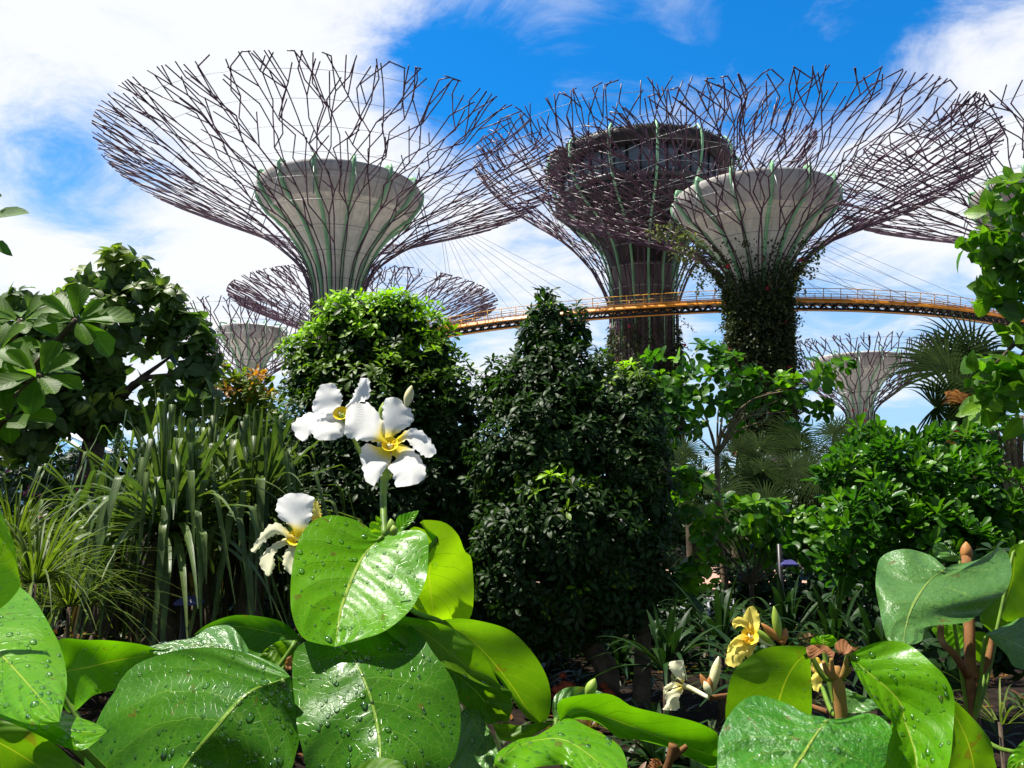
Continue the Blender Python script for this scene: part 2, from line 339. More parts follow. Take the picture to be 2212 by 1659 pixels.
def cr_spline(P, n):
    """n points evenly spaced along a Catmull-Rom curve through P"""
    P = np.asarray(P, float); Q = np.vstack([2 * P[0] - P[1], P, 2 * P[-1] - P[-2]]); o = []
    for i in range(1, len(Q) - 2):
        t = np.linspace(0, 1, 16, endpoint=False)[:, None]
        p0, p1, p2, p3 = Q[i - 1], Q[i], Q[i + 1], Q[i + 2]
        o.append(.5 * (2 * p1 + (p2 - p0) * t + (2 * p0 - 5 * p1 + 4 * p2 - p3) * t ** 2 + (3 * p1 - p0 - 3 * p2 + p3) * t ** 3))
    o = np.vstack(o + [P[-1:]]); d = np.r_[0, np.cumsum(np.linalg.norm(np.diff(o, axis=0), axis=1))]
    s = np.linspace(0, d[-1], n); return np.stack([np.interp(s, d, o[:, k]) for k in range(o.shape[1])], 1)

# leaves in bulk ----------------------------------------------------
SHAPES = {'ell': [0.03, .62, 1.0, .78, 0.0], 'obo': [0.05, .45, .85, 1.0, .35], 'round': [0.12, .8, 1.0, .92, .3], 'ov': [.05, .95, .95, .55, 0.0], 'str': [.5, 1, 1, .9, .0]}
def add_leaves(mb, P, D, Nn, L, W, shape='ell', droop=.15, fold=.12, tint=None, young=0.0):
    n = len(P)
    if n == 0: return
    D = nrm(D); S = nrm(np.cross(D, Nn)); U = np.cross(S, D)
    L = np.broadcast_to(L, (n,)); W = np.broadcast_to(W, (n,)); droop = np.broadcast_to(droop, (n,))
    prof = SHAPES[shape]; ts = [0, .27, .55, .8, 1.0]; V = np.zeros((n, 15, 3))
    for i, (t, wv) in enumerate(zip(ts, prof)):
        c = P + D * (L * t * (1 - .25 * droop * t))[:, None] - U * (L * droop * t * t)[:, None]
        for j, u in enumerate((-1, 0, 1)):
            V[:, i * 3 + j] = c + S * (u * W * wv / 2)[:, None] + U * (abs(u) * fold * W * wv)[:, None]
    f = [(i * 3 + j, i * 3 + j + 1, i * 3 + j + 4, i * 3 + j + 3) for i in range(4) for j in range(2)]
    F = (np.array(f)[None] + (np.arange(n) * 15)[:, None, None]).reshape(-1, 4)
    if tint is None: tint = rng.random(n)
    mb.add(V.reshape(-1, 3), F, np.repeat(np.broadcast_to(tint, (n,)), 15), np.repeat(np.broadcast_to(young, (n,)), 15), np.tile(np.array([((j + 1) / 2, t) for t in ts for j in (-1, 0, 1)]), (n, 1)))
def rosettes(mb, P, A, nl, L, W, shape='ell', lo=35, hi=100, droop=.2, jit=.25, young=0.0, fold=.12, spread=.02, stagger=0.0):
    """a whorl of nl leaves round axis A at each P"""
    n = len(P); A = nrm(A)
    ref = np.where(np.abs(A[:, 2:3]) < .9, np.array([[0, 0, 1.0]]), np.array([[1.0, 0, 0]]))
    X = nrm(np.cross(A, ref)); Yv = np.cross(A, X); ph = rng.random(n) * 6.28; tb = rng.random(n) * .6
    for k in range(nl):
        az = ph + k * 2.39996 + rng.normal(0, .15, n); q = (k + .5) / nl
        pol = np.radians(lo + (hi - lo) * q + rng.normal(0, 8, n))
        rad = X * np.cos(az)[:, None] + Yv * np.sin(az)[:, None]
        D = A * np.cos(pol)[:, None] + rad * np.sin(pol)[:, None]
        Nn = A * np.sin(pol)[:, None] - rad * np.cos(pol)[:, None] + rng.normal(0, .12, (n, 3))
        sc = 1 + rng.normal(0, jit, n).clip(-.45, .5); sc = sc * (.72 + .28 * q)
        yy = np.clip(np.broadcast_to(young, (n,)) * (1.25 - .55 * q), 0, 1)
        add_leaves(mb, P + rad * spread - A * (stagger * q), D, Nn, L * sc, W * sc, shape, droop * (.6 + .8 * rng.random(n)), fold, np.clip(tb + rng.random(n) * .4, 0, 1), yy)
def blob_points(blobs, step, keep_back=.35, inner=.0):
    """points and outward normals on the union of ellipsoids; blobs are (x, y, rx px, ry px, Y[, depth ratio])"""
    E = []
    for b in blobs:
        x, y, rx, ry, Y = b[:5]; c = at(x, y, Y); s = Y / (FPX * CP); dr = b[5] if len(b) > 5 else .8
        E.append((c, np.array([rx * s, min(rx, ry) * s * dr, ry * s])))
    PP, NN, KK = [], [], []
    for i, (c, r) in enumerate(E):
        area = 4 * np.pi * ((r[0] * r[1]) ** 1.6 / 3 + (r[0] * r[2]) ** 1.6 / 3 + (r[1] * r[2]) ** 1.6 / 3) ** (1 / 1.6)
        n = max(6, int(area / step ** 2)); d = nrm(rng.normal(0, 1, (n, 3)))
        f = 1 + rng.normal(0, .07, n) + .12 * np.sin(d[:, 0] * 7 + i * 1.7) * np.sin(d[:, 2] * 8 + i) + np.where(rng.random(n) < .07, rng.uniform(.05, .26, n), 0)
        p = c + d * r * f[:, None]; nn = nrm(d / r)
        ok = (nn[:, 1] < .25) | (rng.random(n) < keep_back)
        for j, (c2, r2) in enumerate(E):
            if j != i: ok &= (np.sum(((p - c2) / r2) ** 2, 1) > .82)
        PP.append(p[ok]); NN.append(nn[ok]); KK.append(np.zeros(ok.sum()))
        if inner:
            m = int(n * inner); d = nrm(rng.normal(0, 1, (m, 3))); p = c + d * r * (rng.random(m)[:, None] * .35 + .5)
            PP.append(p); NN.append(d); KK.append(np.ones(m))
    return np.concatenate(PP), np.concatenate(NN), np.concatenate(KK), E
def limbs(mb, base, targets, r0, wob=.06, n=7, seg=8):
    base = np.asarray(base, float)
    for tgt in targets:
        tgt = np.asarray(tgt, float); m = (base + tgt) / 2; m[2] += .12 * np.linalg.norm(tgt - base); m[:2] = base[:2] * .6 + tgt[:2] * .4
        P = cr_spline([base, m + rng.normal(0, wob, 3), tgt], seg); tube(mb, P, np.linspace(r0, r0 * .22, seg), n)
def ribbon(mb, P, W, up=(0, 0, 1), fold=.25, tint=None, young=0.0, prof=None):
    """a V-folded strap along polyline P"""
    P = np.asarray(P, float); k = len(P); T = nrm(np.gradient(P, axis=0)); up = np.asarray(up, float)
    S = np.cross(T, up); bad = np.linalg.norm(S, axis=1) < .25
    if bad.any():
        g = S[~bad].mean(0) if (~bad).any() else np.array([1.0, 0, 0]); S[bad] = g
    S = nrm(S); U = np.cross(S, T); w_ = (np.asarray(prof) if prof is not None else np.r_[np.linspace(.8, 1, k // 2), np.linspace(1, .15, k - k // 2)]) * W / 2
    V = np.stack([P - S * w_[:, None] + U * (w_ * fold)[:, None], P, P + S * w_[:, None] + U * (w_ * fold)[:, None]], 1).reshape(-1, 3)
    F = [(i * 3 + j, i * 3 + j + 1, i * 3 + j + 4, i * 3 + j + 3) for i in range(k - 1) for j in range(2)]
    mb.add(V, F, random.random() if tint is None else tint, young, np.array([((j + 1) / 2, i / (k - 1)) for i in range(k) for j in (-1, 0, 1)]))

# ================================================================== THE SETTING
g = MB(); n_ = 60
ax = np.concatenate([-np.geomspace(2600, 9, 26), np.linspace(-8.5, 8.5, 69), np.geomspace(9, 2600, 26)])
gx, gy = np.meshgrid(ax, ax + 6, indexing='ij'); kx = len(ax)
mound = lambda x, y: .75 * np.exp(-((x + 3.7) / 1.7) ** 2 - ((y - 5.8) / 2.4) ** 2)      # planted bank on the left
gz = np.where(np.hypot(gx, gy) < 60, .03 * np.sin(gx * 1.7) * np.cos(gy * 1.3), -.02) + mound(gx, gy)
idx = np.arange(kx * kx).reshape(kx, kx)
g.add(np.stack([gx.ravel(), gy.ravel(), gz.ravel()], 1), np.stack([idx[:-1, :-1].ravel(), idx[1:, :-1].ravel(), idx[1:, 1:].ravel(), idx[:-1, 1:].ravel()], 1))
tag(g.build('ground', 'soil'), kind='structure')
def strip(name, mat, pts, wd, z, th=.1):
    m = MB(); P = cr_spline(pts, 24); T = nrm(np.gradient(P, axis=0)); S = np.stack([-T[:, 1], T[:, 0]], 1)
    A = P - S * wd / 2; B = P + S * wd / 2; k = len(P)
    V = np.concatenate([np.c_[A, np.full(k, z)], np.c_[B, np.full(k, z)], np.c_[A, np.full(k, z - th)], np.c_[B, np.full(k, z - th)]])
    F = []
    for i in range(k - 1): F += [(i, i + 1, k + i + 1, k + i), (2 * k + i, 2 * k + i + 1, i + 1, i), (k + i, k + i + 1, 3 * k + i + 1, 3 * k + i)]
    m.add(V, F); return tag(m.build(name, mat, smooth=False), kind='structure')
strip('path', 'pave', [(1.0, 13.0), (3.6, 13.6), (6.5, 13.2), (10, 13.6)], 2.2, .06)
strip('plaza', 'pinkpave', [(0.0, 18.2), (4, 18.8), (9, 18.4), (14, 18.9)], 5.5, .065)

g = MB(); px_, py_ = np.meshgrid(np.linspace(-110, 130, 13), np.linspace(64, 190, 9), indexing='ij'); ix = np.arange(13 * 9).reshape(13, 9)
g.add(np.stack([px_.ravel(), py_.ravel(), np.full(117, .03)], 1), np.stack([ix[:-1, :-1].ravel(), ix[1:, :-1].ravel(), ix[1:, 1:].ravel(), ix[:-1, 1:].ravel()], 1))
M['granite'] = solid('pale granite paving', (.52, .50, .46), (.44, .42, .39), .4, .8)
tag(g.build('pavement', 'granite'), kind='structure')                # paved floor between the towers

# ================================================================== THE STEEL TREE TOWERS
PROF_A = [(-1.75, .112), (-.86, .112), (-.71, .115), (-.565, .13), (-.455, .17), (-.375, .245), (-.255, .41), (-.155, .63), (-.055, .87), (.0, 1.0), (.035, 1.08)]
PROF_B = [(-2.2, .205), (-1.0, .205), (-.82, .235), (-.65, .31), (-.5, .43), (-.36, .58), (-.22, .78), (-.08, .95), (0, 1.0), (.03, 1.04)]
PROF_G = [(-2.1, .165), (-.95, .165), (-.73, .215), (-.6, .37), (-.45, .57), (-.25, .8), (.0, 1.0), (.06, 1.04)]
def tower(label, x, y, Y, zr, Rr, prof, fun, n0=44, pr=.074, ribs=14, hoops=11, group='steel tree towers', seed=1, split=.070, core_r=None):
    """x, y: where the trunk axis is seen; zr, Rr: height and radius of the rim; fun: funnel profile (z, r)"""
    rs = random.Random(seed)
    c = at(x, y, Y); cx, cy_ = c[0], c[1]
    t = thing('steel_tree_tower', label, 'tree tower', (cx, cy_, 0), group)
    pf = np.array(prof) * np.array([Rr, Rr]); pf[:, 0] += zr; pf[0, 0] = 0.0
    fine = cr_spline(pf, 400); d = np.r_[0, np.cumsum(np.linalg.norm(np.diff(fine, axis=0), axis=1))]
    S = d[-1]
    fr = lambda s: np.interp(s, d, fine[:, 1]); fz = lambda s: np.interp(s, d, fine[:, 0])
    s0 = np.interp(pf[1][0], fine[:, 0], d)
    mb = MB()
    ptof = lambda th, s, lift=0.0: np.array([cx + fr(s) * math.cos(th), cy_ + fr(s) * math.sin(th), fz(s) + lift])
    def seg(a, b, r):
        n = max(1, int(abs(b[1] - a[1]) / (Rr * .07)))
        pts = [ptof(a[0] + (b[0] - a[0]) * i / n, a[1] + (b[1] - a[1]) * i / n) for i in range(n + 1)]
        e = nrm(pts[-1] - pts[0]) * r * .8; pts[-1] = pts[-1] + e
        tube(mb, pts, r, 5)
    tips = [0]
    def grow(th, s, thc, wd, tw, gen):
        send = S * rs.uniform(.92, 1.0); kick = 0.0
        while s < send and tips[0] < 4000:
            tips[0] += 1; big = fr(s) > .25 * Rr
            ln = Rr * rs.uniform(.08, .17) * (1.0 if big else 1.5)
            rm = max(fr(min(S, s + ln * .5)), .1 * Rr); aim = thc + tw * s / S
            ang = max(-.75, min(.75, (aim - th) * rm / (ln * 1.5) + kick)); kick = 0.0
            s2 = min(s + ln * math.cos(ang), S); th2 = th + ln * math.sin(ang) / rm
            if s2 - s < .012 * Rr: return
            seg((th, s), (th2, s2), pr * (1.0 if gen < 2 else .85)); th, s = th2, s2
            if fr(s) * wd > split * Rr * rs.uniform(.8, 1.35) or (s > .88 * S and rs.random() < .45):
                grow(th, s, thc + wd / 4, wd / 2, tw, gen + 1)
                thc -= wd / 4; wd /= 2; gen += 1; kick = -rs.uniform(.1, .4)
            elif big:
                kick = rs.choice((-1, 1)) * rs.uniform(.0, .42)
                if rs.random() < .16: a = rs.choice((-1, 1)) * rs.uniform(.3, .7); l2 = Rr * rs.uniform(.05, .11); s3 = min(S, s + l2 * math.cos(a)); seg((th, s), (th + math.sin(a) * l2 / fr(s), s3), pr * .8)
    for i in range(n0):
        th = 2 * math.pi * i / n0 + rs.uniform(-.04, .04); tw = (1 if i % 2 else -1) * .38
        seg((th - tw * .15, 0.0), (th, s0), pr * 1.1)
        grow(th, s0, th - tw * s0 / S, 4 * math.pi / n0, tw, 0)
    mb.build('branch_frame', 'pole', t)
    for k in range(hoops):
        s = s0 + (S - s0) * (.05 + .9 * k / (hoops - 1)); r, z = fr(s) - .1, fz(s) + .06
        m = MB(); pts = [(cx + r * math.cos(a), cy_ + r * math.sin(a), z) for a in np.linspace(0, 2 * np.pi, 73)]
        tube(m, pts, (.042 if fr(s) < .45 * Rr else .024) * Y / 88, 4, False); m.build('hoop', 'wire', t)
    if fun:
        zf = [f[0] for f in fun]; m = MB()
        cone = [f for f in fun[:-3]]; lathe(m, cone, (cx, cy_)); m.build('funnel', 'membrane', t)
        m = MB(); lathe(m, fun[-4:], (cx, cy_)); lathe(m, [(fun[-1][0], fun[-1][1]), (fun[-1][0] + .12, fun[-1][1] * .96), (fun[-1][0] - .4, fun[-1][1] * .9), (fun[-1][0] - .5, .05)], (cx, cy_)); m.build('funnel_rim', 'fascia', t)
        m = MB(); lathe(m, [(0, fun[0][1] * 1.02), (fun[0][0] + .1, fun[0][1] * 1.0)], (cx, cy_)); m.build('trunk', 'core', t)
        for k in range(ribs):
            a = 2 * math.pi * (k + .3) / ribs; m = MB(); pts = []
            for (z, r) in cr_spline(fun, 16): pts.append((cx + (r + .16) * math.cos(a), cy_ + (r + .16) * math.sin(a), z))
            z, r = fun[-1]; pts += [(cx + (r + .05) * math.cos(a), cy_ + (r + .05) * math.sin(a), z + .5), (cx + (r - .7) * math.cos(a), cy_ + (r - .7) * math.sin(a), z + .45)]
            tube(m, pts, .23 * Rr / 24, 5); m.build('rib', 'rib', t)
        # struts from the rim of the funnel to the frame, thin stays across the bowl
        m = MB(); z, r = fun[-1]
        for k in range(ribs):
            a = 2 * math.pi * (k + .3) / ribs
            s = np.interp(r * 1.12, fine[:, 1], d)
            q = ptof(a + .05, s); tube(m, [(cx + r * math.cos(a), cy_ + r * math.sin(a), z), q], .06, 4)
            s = S * .80
            for o in (-.12, .12): tube(m, [(cx + r * math.cos(a), cy_ + r * math.sin(a), z + .3), ptof(a + o, s)], .025, 4)
        m.build('stay_struts', 'wire', t)
    return t, (cx, cy_, fr, fz, s0, S)

FUN_A = [(24.0, 2.35), (26.5, 2.6), (28.6, 3.1), (31.5, 4.5), (33.6, 6.0), (35.0, 7.55), (35.3, 8.05), (36.6, 9.0), (38.0, 9.75), (38.4, 9.6)]
def fun_scaled(k, dz, base=FUN_A, kz=None): return [((z - 38.0) * (kz or k) + dz, r * k) for z, r in base]
tA, gA = tower('big purple steel tree tower with pale funnel, uncluttered against sky at the left', 728, 640, 88, 38.5, 23.6, PROF_A, fun_scaled(.96, 36.7), seed=3)
tC, gC = tower('purple steel tree tower with pale funnel and trunk wrapped in dark climbing vines', 1641, 690, 86, 36.8, 22.4, PROF_A, fun_scaled(.93, 35.0), seed=5)
tD, gD = tower('purple steel tree tower cut by the right edge of the picture behind leafy branches', 2330, 690, 84, 37.6, 22.5, PROF_A, fun_scaled(.95, 35.6), seed=8)
tE, gE = tower('distant wide steel tree tower whose crown spreads behind the big left tower', 790, 690, 135, 35.5, 21, PROF_A, fun_scaled(.8, 31), seed=11, n0=32, pr=.095)
tF, gF = tower('small steel tree tower half hidden behind the round leafy tree at left', 545, 740, 95, 23.6, 9.4, PROF_G, fun_scaled(.40, 22.2, kz=.5), seed=13, n0=18, pr=.068, ribs=12, hoops=7, split=.16)
tG, gG = tower('small distant steel tree tower above the fan palms below the walkway', 1857, 880, 120, 24.4, 11.6, PROF_G, fun_scaled(.66, 23.2, kz=.62), seed=17, n0=18, pr=.085, ribs=12, hoops=7, split=.16)
tB, gB = tower('tallest steel tree tower carrying a dark round restaurant storey with a window band', 1391, 700, 105, 47.4, 22.0, PROF_B, None, seed=21, n0=38, pr=.085, split=.12)

def restaurant(t, gm):
    cx, cy_ = gm[0], gm[1]; c = (cx, cy_)
    m = MB(); lathe(m, [(0, 4.0), (31, 4.0), (36, 4.2)], c, 48); m.build('trunk', 'core_dark', t)
    m = MB(); lathe(m, [(33, 4.2), (36, 5.2), (38.2, 7.4), (40.4, 10.2), (41.4, 11.2), (41.6, 10.9)], c, 72); m.build('bowl', 'darkpanel', t)
    m = MB()
    for k in range(9):
        f = k / 8; r = 6.3 + 5.1 * f; z = 36.9 + 4.4 * f
        pts = [(cx + r * math.cos(a), cy_ + r * math.sin(a), z) for a in np.linspace(0, 6.2832, 73)]; tube(m, pts, .07, 4, False)
    m.build('louvre_rings', 'darkframe', t)
    m = MB(); lathe(m, [(41.55, 10.6), (41.9, 11.7), (42.3, 11.75), (42.35, 10.6)], c, 72); m.build('balcony', 'darkframe', t)
    m = MB()
    for k in range(60):
        a = k * math.pi / 30; tube(m, [(cx + 11.65 * math.cos(a), cy_ + 11.65 * math.sin(a), 42.3), (cx + 11.65 * math.cos(a), cy_ + 11.65 * math.sin(a), 43.3)], .035, 4)
    for z in (42.8, 43.3): tube(m, [(cx + 11.65 * math.cos(a), cy_ + 11.65 * math.sin(a), z) for a in np.linspace(0, 6.2832, 73)], .035, 4, False)
    m.build('railing', 'darkframe', t)
    m = MB(); lathe(m, [(42.3, 10.4), (46.2, 10.7)], c, 40); m.build('window_band', 'glassband', t, smooth=False)
    m = MB()
    for k in range(40):
        a = k * math.pi / 20; tube(m, [(cx + 10.5 * math.cos(a), cy_ + 10.5 * math.sin(a), 42.3), (cx + 10.8 * math.cos(a), cy_ + 10.8 * math.sin(a), 46.2)], .09 if k % 4 else .2, 4)
    m.build('mullions', 'black', t)
    m = MB(); lathe(m, [(46.0, 10.5), (46.1, 12.4), (47.3, 12.7), (47.9, 12.2), (48.3, 8), (48.3, .05)], c, 72); m.build('roof', 'darkpanel', t)
    m = MB(); n = 2600; a = rng.random(n) * 6.2832; r = 12.3 + rng.normal(0, .2, n); z = 46.7 + rng.random(n) * 1.2
    add_leaves(m, np.stack([cx + r * np.cos(a), cy_ + r * np.sin(a), z], 1), np.stack([np.cos(a), np.sin(a), rng.normal(0, .7, n)], 1), rng.normal(0, 1, (n, 3)), .34, .2, 'ell')
    m.build('roof_planting', 'f_roof', t)
    for k in range(14):
        a = 2 * math.pi * (k + .5) / 14; m = MB(); u = np.array([math.cos(a), math.sin(a)])
        P = [(4.3, 22), (4.4, 30), (4.7, 33), (5.8, 36), (8, 38.4), (10.9, 40.6), (12.6, 43), (13.2, 45.6), (13.0, 47.6), (12.2, 48.4), (11.2, 48.1)]
        P = cr_spline([(cx + r * u[0], cy_ + r * u[1], z) for r, z in P], 26); tube(m, P, .17, 6); m.build('rib', 'rib', t)
restaurant(tB, gB)

def vines(t, gm, z0, z1, dens, mat, rr, extra=(), droop=0, flowers=0):
    cx, cy_, fr, fz, s0, S = gm; m = MB(); zs = np.array([fz(s) for s in np.linspace(0, S, 300)]); rs_ = np.array([fr(s) for s in np.linspace(0, S, 300)])
    n = dens; z = z0 + (z1 - z0) * rng.random(n) ** .9; a = rng.random(n) * 6.2832
    clump = .5 + .5 * np.sin(a * 5 + z * .9) * np.cos(z * 1.7 + a * 3)
    keep = rng.random(n) < (.35 + .65 * clump) * np.clip((z1 - z) / (z1 - z0) * 2.2, .08, 1); z, a = z[keep], a[keep]; n = len(z)
    r = np.interp(z, zs, rs_) + rr * np.abs(rng.normal(.15, .55, n))
    P = np.stack([cx + r * np.cos(a), cy_ + r * np.sin(a), z], 1)
    D = np.stack([np.cos(a), np.sin(a), rng.normal(-.3, .5, n)], 1) + rng.normal(0, .4, (n, 3))
    add_leaves(m, P, D, np.tile([0, 0, 1.0], (n, 1)) + rng.normal(0, .5, (n, 3)), .42 + .2 * rng.random(n), .24, 'ell', .3, young=(rng.random(n) < .12) * rng.random(n))
    for k in range(droop):                                              # loose shoots reaching out or hanging
        a = rng.random() * 6.2832; z = z0 + (z1 - z0) * rng.random(); r = np.interp(z, zs, rs_); u = np.array([math.cos(a), math.sin(a), 0])
        ln = rng.uniform(.8, 2.4); q = np.linspace(0, 1, 9)[:, None]; p0 = np.array([cx, cy_, z]) + u * r
        P = p0 + u * ln * q + np.array([0, 0, 1]) * (ln * .35 * np.sin(q * 2.6) - .5 * ln * q ** 2)
        P = np.repeat(P, 3, 0) + rng.normal(0, .08, (27, 3)); add_leaves(m, P, rng.normal(0, 1, (27, 3)), rng.normal(0, .4, (27, 3)) + [0, 0, 1], .32, .2, 'ell', .2)
    m.build('climbing_plants', mat, t)
    if flowers:
        m = MB(); z = z0 + (z1 - z0) * rng.random(flowers); a = -np.pi * rng.random(flowers); r = np.interp(z, zs, rs_) + .8
        add_leaves(m, np.stack([cx + r * np.cos(a), cy_ + r * np.sin(a), z], 1), rng.normal(0, 1, (flowers, 3)), rng.normal(0, 1, (flowers, 3)), .5, .4, 'round'); m.build('blossoms', 'redflower', t)
vines(tC, gC, 7, 29.0, 56000, 'f_vine', .8, droop=260, flowers=14)
vines(tB, gB, 6, 25.5, 26000, 'f_vine', .35, droop=30, flowers=10)
vines(tG, gG, 5, 15.5, 900, 'f_vine', .3, flowers=6)
def cascade():
    m = MB()
    P, Nn, K, E = blob_points([(1452, 505, 40, 17, 82.5), (1488, 528, 34, 22, 82), (1420, 498, 20, 10, 82.5), (1470, 548, 22, 18, 82)], .42, .6, .5)
    add_leaves(m, P, Nn + [0, 0, -.3] + rng.normal(0, .4, P.shape), rng.normal(0, .5, P.shape) + [0, 0, 1], .5, .3, 'ell', .3)
    for x, y, l in ((1500, 560, 40), (1512, 600, 30), (1730, 560, 55), (1770, 520, 40), (1760, 545, 60), (1475, 560, 60)):
        q = np.linspace(0, 1, 20); P = np.array([at(x + 5 * math.sin(k * 5), y + l * k, 82) for k in q]); P = np.repeat(P, 2, 0) + rng.normal(0, .15, (40, 3))
        add_leaves(m, P, rng.normal(0, 1, P.shape), rng.normal(0, .4, P.shape) + [0, 0, 1], .4, .25, 'ell', .3)
    m.build('trailing_vines', 'f_vine_light', tC)
cascade()

# ================================================================== THE AERIAL WALKWAY
def walkway():
    zc = 25.0
    key = [(900, 728), (960, 714), (1060, 698), (1150, 687), (1300, 672), (1450, 662), (1560, 656.5), (1700, 653), (1800, 653.5), (1900, 657), (2000, 664), (2090, 675), (2170, 689), (2260, 710)]
    P = cr_spline(np.array([atz(x, y, zc) for x, y in key]), 140)[:, :2]
    T = nrm(np.gradient(P, axis=0)); S = np.stack([T[:, 1], -T[:, 0]], 1)      # S points to the viewer's side
    t = thing('aerial_walkway', 'curved orange aerial walkway strung between the steel tree towers', 'walkway', (P[70][0], P[70][1], zc))
    def run(name, mat, off, z0, z1, o2):
        m = MB(); k = len(P); A = P + S * off; B = P + S * o2
        V = np.concatenate([np.c_[A, np.full(k, z0)], np.c_[A, np.full(k, z1)], np.c_[B, np.full(k, z1)], np.c_[B, np.full(k, z0)]]); F = []
        for i in range(k - 1):
            for a, b in ((0, 1), (1, 2), (2, 3), (3, 0)): F.append((a * k + i, a * k + i + 1, b * k + i + 1, b * k + i))
        m.add(V, F); return m.build(name, mat, t, smooth=False)
    def sloped():
        m = MB(); k = len(P); R4 = [np.c_[P + S * o, np.full(k, z)] for o, z in ((1.32, zc - .22), (.98, zc + .20), (.75, zc + .20), (.75, zc - .22))]; F = []
        for i in range(k - 1):
            for a, b in ((0, 1), (1, 2), (2, 3), (3, 0)): F.append((a * k + i, a * k + i + 1, b * k + i + 1, b * k + i))
        m.add(np.concatenate(R4), F); m.build('edge_beam', 'orange', t, smooth=False)
    sloped(); run('edge_beam', 'orange', -.75, zc - .2, zc + .16, -1.05)
    run('deck', 'black', .74, zc - .12, zc + .1, -.74)
    run('kick_rail', 'orange', 1.02, zc + .26, zc + .36, .94)
    # under-truss: dark keel with gaps and an orange lower chord
    run('lower_chord', 'black', .35, zc - 1.0, zc - .72, -.35)
    run('keel_rail', 'orange', .55, zc - 1.12, zc - 1.03, .40)
    m = MB()
    for i in range(0, 139, 2):
        for a, b in ((.7, .3), (-.7, -.3)):
            tube(m, [np.r_[P[i] + S[i] * a, zc - .15], np.r_[P[i + 1] + S[i + 1] * b, zc - .8]], .10, 4); tube(m, [np.r_[P[i + 1] + S[i + 1] * b, zc - .8], np.r_[P[min(i + 2, 139)] + S[min(i + 2, 139)] * a, zc - .15]], .10, 4)
    m.build('truss', 'black', t)
    for sd_ in (1.0, -1.0):
        for h, r in ((1.35, .045), (1.0, .02), (.75, .02), (.5, .02)):
            m = MB(); tube(m, [np.r_[P[i] + S[i] * sd_ * (1.0 + .12 * h), zc + h] for i in range(140)], r, 4, False); m.build('handrail' if h > 1.3 else 'rail_wire', 'yellowrail' if h > 1.3 else 'wire', t)
    for i in range(0, 140, 3):
        for sd_ in (1.0, -1.0):
            m = MB(); b = P[i] + S[i] * sd_ * 1.0; q = P[i] + S[i] * sd_ * 1.16
            tube(m, [np.r_[b, zc], np.r_[P[i] + S[i] * sd_ * 1.14, zc + .8], np.r_[q, zc + 1.4]], .05, 4); m.build('rail_post', 'yellowrail', t)
    # suspension cables from the crowns
    def fan(gm, s_f, a0, a1, n, i0, i1):
        cx, cy_, fr, fz, s0, S_ = gm; s = s0 + (S_ - s0) * s_f
        for k in range(n):
            f = k / max(1, n - 1); a = R_(a0 + (a1 - a0) * f); i = int(i0 + (i1 - i0) * f)
            m = MB(); tube(m, [np.array([cx + fr(s) * math.cos(a), cy_ + fr(s) * math.sin(a), fz(s)]), np.r_[P[i] + S[i] * (1 if k % 2 else -1), zc + .1]], .022, 4); m.build('suspension_cable', 'wire', t)
    fan(gA, .60, 30, 5, 10, 10, 46); fan(gA, .5, 60, 35, 6, 4, 22)
    fan(gC, .58, 60, 25, 8, 84, 120); fan(gC, .46, 80, 60, 4, 92, 108); fan(gC, .5, 120, 165, 5, 78, 66)
    fan(gD, .5, 120, 170, 7, 118, 134)
walkway()

# ================================================================== FAR GLASS DOME
def dome():
    c = at(40, 1085, 150); t = thing('glass_dome', 'blue glass conservatory dome with white ribs glimpsed through the left tree', 'conservatory', (c[0], c[1], 0))
    m = MB(); k = 20; prof = [(15.5 * math.sin(a), 22 * math.cos(a)) for a in np.linspace(0, 1.5, k)]; lathe(m, prof, c, 64); m.build('glass_shell', 'domeglass', t)
    for j in range(24):
        a = j * math.pi / 12 + .1; m = MB(); tube(m, [(c[0] + (r + .15) * math.cos(a), c[1] + (r + .15) * math.sin(a), z + .1) for z, r in prof], .45, 4); m.build('rib', 'domerib', t)
dome()

